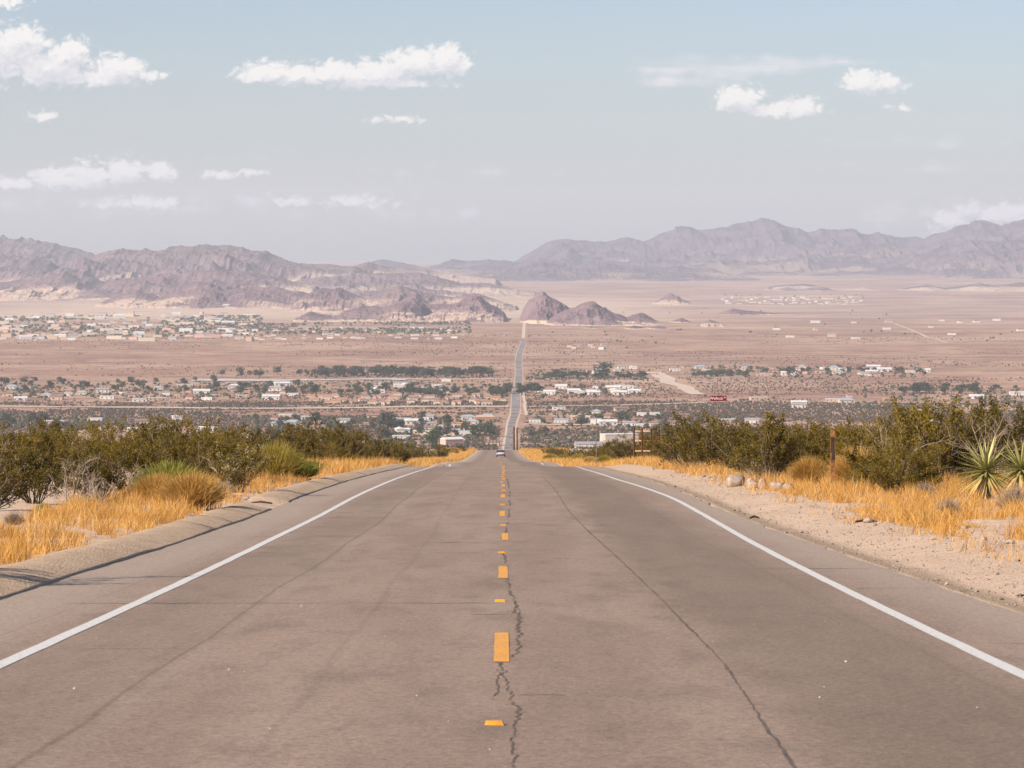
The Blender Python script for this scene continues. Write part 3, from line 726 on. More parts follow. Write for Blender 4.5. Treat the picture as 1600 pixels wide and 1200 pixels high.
# dry golden grass: one stuff object
def grass():
    C = []; H = []; WD = []
    def field(n, y0, y1, f_off, dens, h, w):
        Y = y0+(y1-y0)*RNG.random(n)**1.15; o = f_off(Y, RNG.random(n)); x = rc(Y)+o
        k = dens(o, Y, fbm(x*.8+3, Y*.33+9, 3), fbm(x*3.3, Y*1.6, 2)); keep = RNG.random(n) < k
        Y = Y[keep]; x = x[keep]; C.append(np.stack([x, Y, gz(x, Y)-.015], -1))
        H.append(h*(.25+1.25*sstep(.25, .75, fbm(x*1.6+40, Y*.8, 3)))*RNG.uniform(.45, 1.2, len(x))); WD.append(np.full(len(x), w)*(1+Y/260))
    cl = lambda v, a, b: sstep(a, b, v)
    lf = lambda Y, r: -(6.15+r**1.2*(2.0+.016*Y))
    field(330000, 34, 150, lf, lambda o, Y, n, m: np.clip(cl(-o, 6.1, 6.9)*.8+.1, 0, 1)*cl(n, .36, .52)*cl(m, .38, .62), .30, .0040)
    field(90000, 120, 480, lf, lambda o, Y, n, m: cl(n, .25, .42)*cl(m, .25, .5), .42, .007)
    rf = lambda Y, r: 6.5+r*(5.0+.03*Y)
    field(380000, 40, 150, rf, lambda o, Y, n, m: np.clip(.05+cl(o+.0*Y, 6.5, 8.2-.008*Y), 0, 1)*cl(n, .43, .54)*cl(m, .42, .62), .34, .0042)
    field(110000, 110, 480, lambda Y, r: 6.6+r*(2.2+.02*Y), lambda o, Y, n, m: cl(o, 6.6, 8.2)*cl(n, .28, .44)*cl(m, .25, .5), .38, .007)
    field(90000, 200, 900, lambda Y, r: 5.5+r*(2.5+.012*Y), lambda o, Y, n, m: cl(m, .25, .5), .45, .010)
    field(60000, 300, 900, lambda Y, r: -6.0-r*(2.0+.008*Y), lambda o, Y, n, m: cl(m, .25, .5), .45, .010)
    # sparse blades over the bare sand
    field(16000, 40, 120, lambda Y, r: 6.3+r*4, lambda o, Y, n, m: cl(m, .55, .7), .25, .004)
    c = np.concatenate(C); h = np.concatenate(H); w = np.concatenate(WD); n = len(c)
    az = RNG.random(n)*2*math.pi; ln = RNG.random(n)**.8*1.15
    d = np.stack([np.cos(az)*ln+.08, np.sin(az)*ln, np.ones(n)], -1); d /= np.linalg.norm(d, axis=1)[:, None]
    s = np.stack([np.cos(az+1.2), np.sin(az+1.2)*.3, np.zeros(n)], -1)*w[:, None]
    m = c+d*h[:, None]*.55; tp = c+d*h[:, None]; tp[:, :2] += np.stack([np.cos(az), np.sin(az)], -1)*(h*ln*.35)[:, None]; 
    Vv = np.stack([c-s, c+s, m+s*.75, m-s*.75, tp], 1).reshape(-1, 3); i = np.arange(n)*5
    tone = np.repeat(RNG.random(n), 5)
    o = mk('dry_grass', Vv, [np.stack([i, i+1, i+2, i+3], -1), np.stack([i+3, i+2, i+4], -1)], M['grass'], attrs={'tone': tone})
    tag(o, 'dry golden grass growing along both road verges', 'grass', kind='stuff')
grass()
# gravel scattered on the shoulder : stuff
def gravel():
    n = 9000; Y = 22+100*RNG.random(n)**1.6; o = np.where(RNG.random(n) < .8, 4.95+RNG.random(n)**1.3*3.6, -6.2-RNG.random(n)**1.5*2.2); x = rc(Y)+o
    s = RNG.uniform(.008, .022, n)*(1+.6*(RNG.random(n) < .06)*RNG.random(n)*4); z = gz(x, Y)
    T = np.array([(1, 0, -.2), (-.3, .9, -.2), (-.7, -.6, -.2), (.1, .1, .8), (.3, -.7, .3)])
    Vv = np.stack([x, Y, z], -1)[:, None, :]+(T[None]+RNG.normal(size=(n, 5, 3))*.18)*s[:, None, None]
    i = np.arange(n)[:, None]*5; f = np.concatenate([i+np.array(q) for q in ((0, 1, 3), (1, 2, 3), (2, 4, 3), (4, 0, 3))])
    tag(mk('gravel', Vv.reshape(-1, 3), f, M['boulder']), 'loose gravel on the sandy shoulders', 'gravel', kind='stuff')
gravel()

# boulders and stones
for px, py, w, h, lab in [(1148, 762, .74, .56, 'largest pale rounded boulder at the left end of the boulder row'), (1176, 764, .52, .36, 'pale boulder second from the left in the boulder row'),
                          (1193, 765, .38, .42, 'upright pale boulder in the middle of the boulder row'), (1164, 753, .5, .3, 'low boulder behind the gap right of the largest one'),
                          (1214, 766, .55, .34, 'pale boulder fourth along the row'), (1233, 768, .42, .3, 'small pale boulder at the right end of the row')]:
    x, y, z = hit(px, py); o = stone('boulder', x, y, z+h*.20, w/2.6, w/2.7, h*.50, M['boulder'], px, 3, 0, smooth=True); tag(o, lab, 'boulder', group='row of boulders on the right verge')
st = []
for px, py, w in [(1020, 735, .2), (1082, 742, .25), (1100, 746, .2), (1110, 748, .18), (1055, 739, .2), (1318, 812, .18), (1358, 818, .22), (1368, 822, .12), (1390, 830, .14), (1507, 828, .18), (1420, 770, .18), (1512, 825, .12), (1025, 733, .15),
                  (1340, 826, .1), (1540, 845, .12), (1580, 850, .16), (1300, 805, .08), (210, 780, .3), (228, 778, .22), (30, 872, .25), (248, 784, .14), (365, 778, .12), (385, 780, .15), (1460, 845, .1), (1375, 808, .14)]:
    x, y, z = hit(px, py); o = stone('stone', x, y, z+w*.12, w/2, w/2.5, w*.3, M['stone'] if random.random() < .35 else M['boulder'], px, 2); st.append((px, o))
st.sort(key=lambda q: q[0])
for i, (px, o) in enumerate(st): tag(o, 'small stone on the verge, %s loose stone from the left' % ordw(i+1), 'stone', group='loose stones on the verges')
# fallen dark sticks on the kerb by the drain gap and sand
for px, py, L, rz, lab in [(408, 795, .55, 2.7, 'dark stick lying at the end of the near kerb'), (1355, 818, .4, .1, 'brown stick on the bare sand at right'), (1180, 812, .2, .3, 'short stick on the gravel shoulder')]:
    x, y, z = hit(px, py); b = MB(); b.tube([(-L/2, 0, .02), (0, .03, .05), (L/2, -.02, .02)], [.02, .026, .014], 5)
    o = b.build('stick', M['darkpanel']); o.location = (x, y, z+(.1 if px < 500 else 0)); o.rotation_euler.z = rz; tag(o, lab, 'stick')

# yuccas
def yucca(px, d, r, lab, seed):
    rg = np.random.default_rng(seed); x, y, z = at(px, d); root = empty('yucca', (x, y, z)); Vv = []; Ff = []; tone = []
    n = 110
    for i in range(n):
        u = i/(n-1); tl = .30+u**.68*2.15; az = i*2.39996+rg.normal()*.1; L = r*rg.uniform(.8, 1.05)*(1-.12*abs(u-.4))
        dr = np.array([math.cos(az)*math.sin(tl), math.sin(az)*math.sin(tl), math.cos(tl)]); up = np.array([0, 0, 1.0])
        s = np.cross(dr, up); s /= np.linalg.norm(s)+1e-9; b0 = np.array([0, 0, r*.66-u*.10*r]); sag = -.16*L*(u+.25)
        k = len(Vv); w = .023*r/.8
        for t, ww in ((0.03, w*.8), (.35, w), (.7, w*.65)):
            c = b0+dr*L*t+np.array([0, 0, sag*t*t]); nrm = np.cross(s, dr)
            Vv += [c-s*ww+nrm*ww*.4, c, c+s*ww+nrm*ww*.4]
        Vv.append(b0+dr*L+np.array([0, 0, sag]))
        for a in (0, 3): Ff += [(k+a, k+a+1, k+a+4, k+a+3), (k+a+1, k+a+2, k+a+5, k+a+4)]
        Ff += [(k+6, k+7, k+9, k+9)[:3], (k+7, k+8, k+9)]
        tn = (1-u)*.6+.3+rg.normal()*.1 if u < .72 else .1+rg.random()*.15
        tone += [tn*.8, tn*.8, tn*.8]+[tn]*7
    q4 = np.array([f for f in Ff if len(f) == 4]); q3 = np.array([f for f in Ff if len(f) == 3])
    mk('leaves', np.array(Vv), [q4, q3], M['yucca'], root, attrs={'tone': np.clip(tone, 0, 1)})
    b = MB(); b.tube([(0, 0, -.1), (0.02, 0, r*.3), (0, 0, r*.66)], [.11*r, .10*r, .07*r], 8); b.build('trunk', M['twig'], root)
    tag(root, lab, 'yucca', group='yuccas at the right edge')
yucca(1542, 74, 1.02, 'spiky green yucca with straw coloured lower leaves, left of the two', 1)
yucca(1597, 77, 1.0, 'spiky yucca at the right edge of the photo, partly cut off', 2)
yucca(1640, 79, .8, 'yucca just past the right edge of the photo', 4)

# ------------------------------------------------------------------ posts and signs
x, y, z = at(1010, 232); root = empty('post_frame', (x, y, z)); sc_ = 232/F
b = None
for px, top, bot, dy, w in ((991, 668, 722, .15, .15), (1003, 668, 724, -.55, .15), (1018, 670, 720, .15, .15)):
    xx = (px-1010)*sc_; zt = CZ-(top-HZ)*sc_-z; q = MB(); q.tube([(xx, dy, -.3), (xx, dy, zt)], [w/2*.95, w/2*.9], 8); q.build('post', M['redwood'], root)
for py in (674, 689, 705):
    zz = CZ-(py-HZ)*sc_-z; q = MB(); q.box((991-1010)*sc_+.08, (1018-1010)*sc_-.08, .11, .19, zz-.045, zz+.045); q.build('rail', M['rail'], root)
tag(root, 'red-brown timber post frame with three pale crossbars on the right verge', 'post frame')
q = MB(); x, y, z = at(1030, 245); q.tube([(0, 0, -.2), (0, 0, CZ-(667-HZ)*245/F-z)], [.065, .06], 8); o = q.build('wooden_post', M['redwood']); o.location = (x, y, z); tag(o, 'lone dark red-brown post right of the post frame', 'post')
# orange weathered post
x, y, z = at(1302, 83); root = empty('wooden_post', (x, y, z)); h = CZ-(672-HZ)*83/F-z
q = MB(); q.prism([(-.052, -.2), (.052, -.2), (.052, h-.03), (.03, h), (-.052, h-.01)], 'y', -.05, .05); q.build('post', M['oldpost'], root)
q = MB(); q.box(-.056, .03, -.058, -.048, h-.58, h-.18); q.box(-.03, .056, -.059, -.049, h-.75, h-.52); q.build('dark_board', M['darkpanel'], root)
tag(root, 'weathered orange wooden post with a dark board, right verge', 'post')
# thin steel post
x, y, z = at(932, 205); root = empty('steel_post', (x, y, z)); h = CZ-(655-HZ)*205/F-z
q = MB(); q.tube([(0, 0, -.2), (0, 0, h)], [.028, .028], 6); q.build('post', M['galv'], root)
q = MB(); q.box(-.02, .02, -.16, .16, h-.55, h-.1); q.build('sign_plate', M['galv'], root)
tag(root, 'thin grey steel sign post standing at the right road edge', 'sign post')
# red street name sign
D = 182; x, y, z = at(1122.5, D); s = D/F; root = empty('street_sign', (x, y, z))
zt = CZ-(618.5-HZ)*s-z; zb = CZ-(626.5-HZ)*s-z; wd = 26.5*s
q = MB(); q.tube([(-.03, .03, -.2), (-.03, .03, zb)], [.03, .03], 6); q.build('pole', M['galv'], root)
def rrect(b, w, h, t, r=.04):
    pr = []
    for cx, cz, a0 in ((w/2-r, h/2-r, 0), (-w/2+r, h/2-r, 90), (-w/2+r, -h/2+r, 180), (w/2-r, -h/2+r, 270)):
        for k in range(4): a = R(a0+30*k); pr.append((cx+r*math.cos(a), cz+r*math.sin(a)))
    b.prism(pr, 'y', -t/2, t/2)
q = MB(); rrect(q, wd, zt-zb, .012); pl_ = q.build('sign_plate', M['signred'], root); pl_.location = (0, 0, (zt+zb)/2)
def text(body, size, loc, parent, mt, name='lettering', rz=0):
    cu = bpy.data.curves.new(name, 'FONT'); cu.body = body; cu.size = size; cu.extrude = .0015; cu.align_x = 'CENTER'; cu.align_y = 'CENTER'; cu.space_character = 1.02; cu.offset = .003
    t = bpy.data.objects.new(name+'_curve', cu); col.objects.link(t); dg = bpy.context.evaluated_depsgraph_get()
    me = bpy.data.meshes.new_from_object(t.evaluated_get(dg)); bpy.data.objects.remove(t); me.materials.clear(); me.materials.append(mt)
    o = bpy.data.objects.new(name, me); col.objects.link(o); o.parent = parent; o.location = loc; o.rotation_euler = (R(90), 0, rz); return o
text('Wellock', .215, (-.10, -.0095, 0), pl_, M['signwhite']); text('Rd', .10, (.375, -.0095, .055), pl_, M['signwhite'])
tag(root, 'dark red street name sign reading Wellock Rd on a thin pole', 'street sign')

# utility poles
def pole(name, x, y, z, h, arms=1, r=.16):
    root = empty(name, (x, y, z)); q = MB(); q.tube([(0, 0, -1), (0, 0, h)], [r, r*.7], 7); reg(q.build('pole', M['polewood'], root))
    for a in range(arms):
        q = MB(); q.box(-1.25, 1.25, -.08, .08, h-.9-a*1.2, h-.75-a*1.2); reg(q.build('crossarm', M['polewood'], root))
    return root
x, y, z = at(803, 1000); tag(pole('utility_pole', x, y, z, CZ-(667-HZ)*1000/F-z, 0, .42), 'left of two thick dark poles rising beyond the road crest', 'pole', group='two poles past the crest')
x, y, z = at(808, 1000); tag(pole('utility_pole', x, y, z, CZ-(668-HZ)*1000/F-z, 0, .32), 'right of two thick dark poles rising beyond the road crest', 'pole', group='two poles past the crest')
p0 = None
for i, dd in enumerate([4250, 4600, 5000, 5450, 5950, 6500, 7100, 7700, 8300, 8800]):
    x = float(rc(dd))-17; z = float(gz(x, dd))
    if p0 is None: p0 = pole('utility_pole', x, dd, z, 11, 1, .35); o = p0
    else: o = copy_tree(p0); o.location = (x, dd, z)
    tag(o, 'dark utility pole beside the valley road, %s in the line from the near end' % ordw(i+1), 'utility pole', group='utility poles along the valley road')

# ------------------------------------------------------------------ vehicles
def car_mat(n, c, r=.35, s=.5, m=0.0): return plain(n, c, .03, 1, r, s, m)
M['silver'] = car_mat('silver_paint', (.50, .52, .54), .3, .6, .3); M['glass'] = car_mat('dark_glass', (.015, .017, .02), .12, .6)
M['tyre'] = car_mat('tyre_rubber', (.02, .02, .02), .9, .2); M['taillight'] = car_mat('red_lens', (.35, .01, .01), .3, .6); M['rim'] = car_mat('alloy', (.35, .35, .36), .3, .6, .8)
M['darkpaint'] = car_mat('dark_paint', (.035, .037, .045), .3, .6); M['whitepaint'] = car_mat('white_paint', (.7, .7, .7), .4, .5)
M['redpaint'] = car_mat('red_paint', (.30, .04, .03), .4, .5); M['plate'] = car_mat('plate', (.7, .7, .68), .5, .4)
def car(name, paint, label, x, y, z, pitch=0, kind='hatchback', group=None):
    root = empty(name, (x, y, z)); root.rotation_euler.x = pitch
    W = .91
    secs = [(-2.12, .42, .80, .80, .84), (-2.05, .30, .98, .86, .88), (-1.2, .24, 1.0, .90, .91), (0, .22, .97, .91, .91), (1.2, .22, .93, .90, .91), (1.95, .28, .82, .84, .88), (2.15, .40, .68, .72, .80)]
    vs = []; fs = []
    for yy, z0, z1, w1, w0 in secs:
        vs += [(-w0*.92, yy, z0), (-w0, yy, z0+.15), (-w0, yy, (z0+z1)/2), (-w1, yy, z1-.06), (-w1*.93, yy, z1), (w1*.93, yy, z1), (w1, yy, z1-.06), (w0, yy, (z0+z1)/2), (w0, yy, z0+.15), (w0*.92, yy, z0)]
    n = 10
    for i in range(len(secs)-1):
        for k in range(n): fs.append((i*n+k, i*n+(k+1) % n, (i+1)*n+(k+1) % n, (i+1)*n+k))
    fs += [tuple(range(n))[::-1], tuple((len(secs)-1)*n+k for k in range(n))]
    b = MB(); b.add(vs, fs); reg(b.build('body', paint, root, True))
    b = MB(); pr = [(-1.95, .97), (-1.72, 1.34), (-1.4, 1.45), (.1, 1.46), (.95, .95)]
    vs = []
    for s in (-1, 1): vs += [(s*(.86-.17*max(0, (zz-.95)/.5)), yy, zz) for yy, zz in pr]
    m_ = len(pr); b.add(vs, [tuple(range(m_))[::-1], tuple(range(m_, 2*m_))]+[(i, (i+1) % m_, m_+(i+1) % m_, m_+i) for i in range(m_)]); reg(b.build('cabin', M['glass'] if kind != 'x' else paint, root))
    b = MB(); b.prism([(-1.78, 1.36), (-1.42, 1.475), (.12, 1.485), (.2, 1.45), (-1.4, 1.43)], 'x', -.70, .70); reg(b.build('roof', paint, root))
    b = MB(); b.add([(-.62, -1.965, 1.0), (.62, -1.965, 1.0), (.52, -1.765, 1.32), (-.52, -1.765, 1.32)], [(0, 1, 2, 3)])
    for i in range(4): v = b.v[i]; b.v[i] = (v[0], v[1]-.012, v[2]+.006)
    reg(b.build('rear_window', M['glass'], root))
    for s in (-1, 1):
        b = MB(); b.box(s*.77-.10, s*.77+.10, -2.14, -2.0, .72, .98); reg(b.build('taillight', M['taillight'], root))
        for yy in (-1.32, 1.32):
            b = MB(); b.tube([(s*.72, yy, .32), (s*.93, yy, .32)], [.32, .32], 16); w = b.build('wheel', M['tyre'], root)
            b = MB(); b.tube([(s*.92, yy, .32), (s*.937, yy, .32)], [.2, .19], 10); reg(w, b.build('rim', M['rim'], w))
    b = MB(); b.box(-.26, .26, -2.16, -2.13, .56, .68); reg(b.build('number_plate', M['plate'], root))
    b = MB(); b.box(-.82, .82, -2.19, -2.06, .34, .52); reg(b.build('bumper', M['darkpaint'], root))
    tag(root, label, 'car', group=group); return root
yy = 668.0; xx = (782.5-800)/F*yy
c0 = car('parked_car' if False else 'car', M['silver'], 'silver hatchback driving away at the crest of the road', xx, yy, float(zroad(yy))+.0, math.atan(-.058))
for i, (dd, off_, pm, lab) in enumerate([(4120, 3.0, M['darkpaint'], 'tiny dark car far down the valley road, nearest of three'), (4300, -2.5, M['whitepaint'], 'tiny pale car on the valley road, middle of three'), (4420, 2.8, M['redpaint'], 'tiny red vehicle on the valley road, farthest of three')]):
    o = copy_tree(c0); o.location = (float(rc(dd))+off_, dd, float(zroad(dd)+und(rc(dd), dd))+.14); o.rotation_euler.x = 0
    for ch in o.children:
        if ch.name.startswith(('body', 'roof')): ch.data = ch.data.copy(); ch.data.materials[0] = pm
    tag(o, lab, 'car', group='vehicles on the valley road')

# ------------------------------------------------------------------ houses
wallc = {'white': (.58, .55, .51), 'cream': (.54, .45, .36), 'tan': (.48, .35, .26), 'pink': (.55, .36, .29), 'brown': (.30, .18, .13), 'grey': (.42, .40, .39)}
roofc = {'orange': (.38, .20, .13), 'terracotta': (.29, .17, .13), 'white': (.60, .58, .56), 'grey': (.30, .27, .27), 'blue-grey': (.30, .34, .38), 'brown': (.24, .15, .12), 'tan': (.50, .33, .22)}
for k, v in wallc.items(): M['w_'+k] = plain(k+'_stucco', v, .06, .2)
for k, v in roofc.items(): M['r_'+k] = plain(k+'_roofing', v, .1, .3)
def house_proto(w, d, h, kind, wc, rcol, det=True):
    root = empty('house'); b = MB(); b.box(-w/2, w/2, -d/2, d/2, -1.5, h)
    if kind == 'L': b.box(-w/2-.01, -w/2+w*.42, -d/2-4, -d/2-.01, -1.5, h)
    reg(b.build('wall', M['w_'+wc], root)); b = MB(); e = .6
    if kind in ('gable', 'L'):
        pr = [(-d/2-e, h), (-d/2-e, h+.25), (0, h+d*.19), (d/2+e, h+.25), (d/2+e, h)]; b.prism(pr, 'x', -w/2-e, w/2+e)
        if kind == 'L': xx0 = -w/2-e; x1 = -w/2+w*.42+e; b.prism([(xx0, h+.02), (xx0, h+.27), ((xx0+x1)/2, h+d*.15), (x1, h+.27), (x1, h+.02)], 'y', -d/2-4-e, -.5)
    elif kind == 'hip':
        vs = [(-w/2-e, -d/2-e, h), (w/2+e, -d/2-e, h), (w/2+e, d/2+e, h), (-w/2-e, d/2+e, h), (-w/2+d*.4, 0, h+d*.2), (w/2-d*.4, 0, h+d*.2)]
        b.add(vs, [(3, 2, 1, 0), (0, 1, 5, 4), (1, 2, 5), (2, 3, 4, 5), (3, 0, 4)])
    else:
        b.box(-w/2-.4, w/2+.4, -d/2-.4, d/2+.4, h+.003, h+.45)
    reg(b.build('roof', M['r_'+rcol], root))
    if det:
        nx = max(2, int(w/5))
        for i in range(nx):
            xx = -w/2+w*(i+.5)/nx; q = MB()
            if i == nx//2: q.box(xx-.6, xx+.6, -d/2-.06, -d/2+.1, 0, 2.1); nm = 'door'
            else: q.box(xx-.9, xx+.9, -d/2-.06, -d/2+.1, .9, 2.2); nm = 'window'
            if kind == 'L' and xx < -w/2+w*.42: 
                for j in range(len(q.v)): q.v[j] = (q.v[j][0], q.v[j][1]-4, q.v[j][2])
            reg(q.build(nm, M['glass'] if nm == 'window' else M['r_brown'], root))
    return root
PR = {}
def getp(key):
    if key not in PR:
        w, d, h, kind, wc, rcol, det = key; PR[key] = house_proto(*key); return PR[key]
    return copy_tree(PR[key])
styles = {
 'orange': [(17, 12, 4.4, 'hip', 'cream', 'orange', True), (15, 12, 4.6, 'L', 'cream', 'orange', True), (19, 12, 4.2, 'gable', 'cream', 'terracotta', True), (14, 11, 5.0, 'hip', 'cream', 'terracotta', True), (16, 12, 4.4, 'gable', 'tan', 'orange', True)],
 'mixed': [(16, 10, 3.2, 'gable', 'white', 'grey', True), (18, 10, 3.0, 'flat', 'white', 'white', True), (14, 9, 3.2, 'gable', 'tan', 'brown', True), (17, 11, 3.2, 'hip', 'cream', 'blue-grey', True), (22, 9, 3.0, 'flat', 'tan', 'white', True),
           (13, 9, 3.0, 'gable', 'pink', 'terracotta', True), (20, 10, 3.3, 'L', 'white', 'white', True), (15, 9, 3.0, 'flat', 'brown', 'tan', True)],
 'white': [(19, 10, 3.4, 'flat', 'white', 'white', True), (16, 10, 3.4, 'gable', 'white', 'white', True), (15, 10, 3.6, 'gable', 'white', 'grey', True), (18, 10, 3.3, 'gable', 'cream', 'white', True), (17, 10, 3.2, 'L', 'white', 'white', True)],
 'block': [(46, 16, 8, 'flat', 'cream', 'white', False), (34, 16, 10, 'flat', 'tan', 'tan', False), (60, 22, 6, 'flat', 'white', 'white', False), (40, 18, 7, 'gable', 'white', 'white', False), (30, 14, 9, 'flat', 'pink', 'brown', False), (26, 18, 6, 'gable', 'grey', 'grey', False)],
 'farhome': [(20, 12, 5, 'gable', 'cream', 'terracotta', False), (22, 14, 5, 'hip', 'white', 'brown', False), (24, 14, 5, 'flat', 'white', 'white', False), (20, 12, 5, 'gable', 'tan', 'grey', False)],
 'cabin': [(34, 20, 6, 'flat', 'white', 'white', False), (24, 16, 7, 'gable', 'white', 'white', False), (44, 18, 5, 'flat', 'cream', 'white', False)]}
HS = {}
def cluster(key, style, n, px0, px1, y0, y1, phrase, cat='house', smin=.85, smax=1.2, rzs=.12, gap=11):
    pts = []; tries = 0
    while len(pts) < n and tries < n*40:
        tries += 1; p = random.uniform(px0, px1); q = random.uniform(y0, y1)
        if abs(p-(800+float(rc(5000))/5000*F)) < 16 and q > 520: continue
        if all(abs(p-a) > gap or abs(q-b) > 2.6 for a, b in pts): pts.append((p, q))
    pts.sort()
    for i, (p, q) in enumerate(pts):
        k = random.choice(styles[style]); o = getp(k)
        x, y, z = hit(p, q, 3500); s = random.uniform(smin, smax)*({'house': 1.2, 'cabin': 1.0}.get(cat, 1.1)*(.9 if style == 'orange' else 1)); o.location = (x, y, z); o.scale = (s, s, s*1.15); o.rotation_euler.z = random.gauss(0, rzs)+(math.pi/2 if random.random() < .2 and style != 'orange' else 0)
        o.name = {'house': 'house', 'building': 'building', 'cabin': 'cabin'}[cat]
        tag(o, '%s-walled, %s-roofed %s, %s from left %s' % (k[4], k[5], cat, ordw(i+1), phrase), cat, group='%ss %s' % (cat, phrase)); HS.setdefault(key, []).append((p, q, x, y))
cluster('T1', 'mixed', 9, 0, 330, 655, 676, 'in the lowest left corner settlement')
cluster('T2', 'mixed', 40, 400, 770, 653, 700, 'in the near left settlement')
cluster('T3', 'orange', 38, 478, 795, 619, 633, 'in the orange-roofed rows', gap=9, smin=.72, smax=1.0)
cluster('T4', 'mixed', 42, 0, 470, 598, 628, 'in the leafy settlement at left')
cluster('T4b', 'white', 9, 540, 760, 602, 614, 'among trees behind the orange roofs')
cluster('T5', 'white', 15, 835, 1000, 605, 618, 'in the white row right of the road')
cluster('T6', 'mixed', 14, 825, 1180, 640, 684, 'in the scattered lots right of the road', gap=16)
cluster('T7', 'mixed', 32, 1085, 1450, 575, 588, 'in the far right settlement', gap=9)
cluster('T7b', 'mixed', 10, 850, 1075, 572, 588, 'by the tree belt right of the road')
cluster('T7c', 'mixed', 10, 1160, 1600, 620, 650, 'above the right creosote bushes', gap=20)
cluster('T8', 'block', 150, -10, 400, 490, 533, 'in the distant pale town', cat='building', smin=.4, smax=.95, gap=6)
cluster('T8b', 'farhome', 70, 330, 725, 513, 531, 'in the distant central tract', smin=.5, smax=.8, gap=5)
cluster('T9', 'cabin', 56, 1128, 1345, 465, 476, 'in the far white settlement', cat='cabin', smin=.45, smax=.85, gap=4)
cluster('T10', 'farhome', 16, 1200, 1600, 500, 532, 'scattered on the far right plain', smin=.7, smax=1.1, gap=16)
cluster('T11', 'farhome', 7, 890, 945, 538, 546, 'in the lone cluster right of the far road', smin=.6, smax=.9, gap=4)
# named larger buildings
def single(px, py, key, lab, s=1.0, rz=0.0, cat='house', name='house'):
    o = house_proto(*key); x, y, z = hit(px, py, 3500); o.location = (x, y, z); o.scale = (s, s, s); o.rotation_euler.z = rz; o.name = name; tag(o, lab, cat); return o
single(968, 697, (44, 26, 15, 'flat', 'cream', 'white', False), 'long cream warehouse standing left of the post frame', 1, .25, 'warehouse', 'warehouse')
single(925, 700, (42, 16, 5, 'gable', 'white', 'grey', True), 'low grey-roofed building in front of the cream warehouse', 1, .1, 'building', 'building')
single(838, 661, (20, 10, 5, 'flat', 'white', 'blue-grey', True), 'white house with blue-grey roof nearest the road on the right', 1, .05)
single(877, 661, (20, 10, 4.6, 'gable', 'white', 'blue-grey', True), 'white gabled house second along the right lots', 1, .0)
single(908, 655, (26, 10, 4, 'flat', 'cream', 'white', True), 'long cream single storey house behind the white pair', 1, 0)
single(931, 664, (15, 10, 9, 'flat', 'white', 'grey', True), 'tall white two storey house behind the steel post', 1, 0)
single(1003, 650, (14, 10, 5, 'flat', 'white', 'white', True), 'small white block house, left of the hillside pair', 1, 0)
single(1023, 650, (15, 10, 5, 'flat', 'white', 'white', True), 'small white block house, right of the hillside pair', 1, 0)
single(700, 680, (64, 18, 5, 'flat', 'white', 'white', True), 'very long white flat-roofed building left of the road', 1, .03, 'building', 'building')
single(706, 695, (26, 15, 7, 'gable', 'pink', 'white', True), 'pink gabled building beside the big green tree', 1, .5, 'building', 'building')
single(758, 657, (30, 15, 5, 'hip', 'brown', 'tan', True), 'low tan pyramid-roofed building beside the valley road', 1, 0, 'building', 'building')
single(620, 600, (70, 14, 4, 'flat', 'grey', 'grey', False), 'long grey shed along the pale strip', 1, 0, 'shed', 'shed')
single(697, 596, (18, 12, 5, 'flat', 'white', 'white', False), 'white cube house at the end of the pale strip', 1, 0)
single(1455, 663, (24, 12, 5, 'gable', 'white', 'white', True), 'white gabled house just above the right creosote', .9, .3)
single(1590, 618, (26, 10, 5, 'gable', 'white', 'white', False), 'white long house at the right edge of the valley', 1, 0)
# white water tanks on the hillside
for px, py, r, lab in ((122, 468, 17, 'white round water tank on the left hillside'), (356, 481, 22, 'cream low round water tank below the dark hill')):
    x, y, z = hit(px, py, 3500); root = empty('water_tank', (x, y, z)); q = MB(); q.tube([(0, 0, -4), (0, 0, 14)], [r, r], 24); q.build('tank_wall', M['w_white'], root)
    q = MB(); q.tube([(0, 0, 14.05), (0, 0, 16.5)], [r*1.01, r*.15], 24); q.build('tank_roof', M['r_white'], root); tag(root, lab, 'water tank')

# ------------------------------------------------------------------ trees
def tree_proto(seed, mt, n=420, hgt=9.0, rad=4.0, leaf=1.0, tall=False):
    rg = np.random.default_rng(seed); root = empty('tree'); S = MB()
    S.tube([(0, 0, -1), (.1, 0, hgt*.35), (.2, .1, hgt*.6)], [.35, .28, .15], 6)
    cl = []
    for i in range(11):
        az = rg.random()*6.28; rr = rad*.62*rg.random()**.5; zz = hgt*(.38+.5*rg.random()); rr *= 1.15-abs(zz/hgt-.55)
        c = np.array([math.cos(az)*rr, math.sin(az)*rr, zz]); cl.append((c, rad*rg.uniform(.32, .55)))
        S.tube([(.1, 0, hgt*.35), tuple(c*.9)], [.15, .06], 4)
    reg(S.build('trunk', M['bark'], root))
    ii = rg.integers(0, 11, n); v = rg.normal(size=(n, 3)); v /= np.linalg.norm(v, axis=1)[:, None]
    c = np.array([cl[i][0] for i in ii])+v*(np.array([cl[i][1] for i in ii])*rg.uniform(.5, 1.1, n))[:, None]*np.array([1, 1, .8 if not tall else 1.3])
    c[:, 2] = np.maximum(c[:, 2], hgt*.08)
    Vv, Ff = quads_from(c, rg.normal(size=(n, 3)), rg.normal(size=(n, 3)), rg.uniform(.7, 1.4, n)*leaf, rg.uniform(.5, .9, n)*leaf)
    reg(mk('crown', Vv, Ff, mt, root)); return root
TP = [tree_proto(50+i, M['treegreen'], 420, 9, 4.2) for i in range(5)]
tused = set()
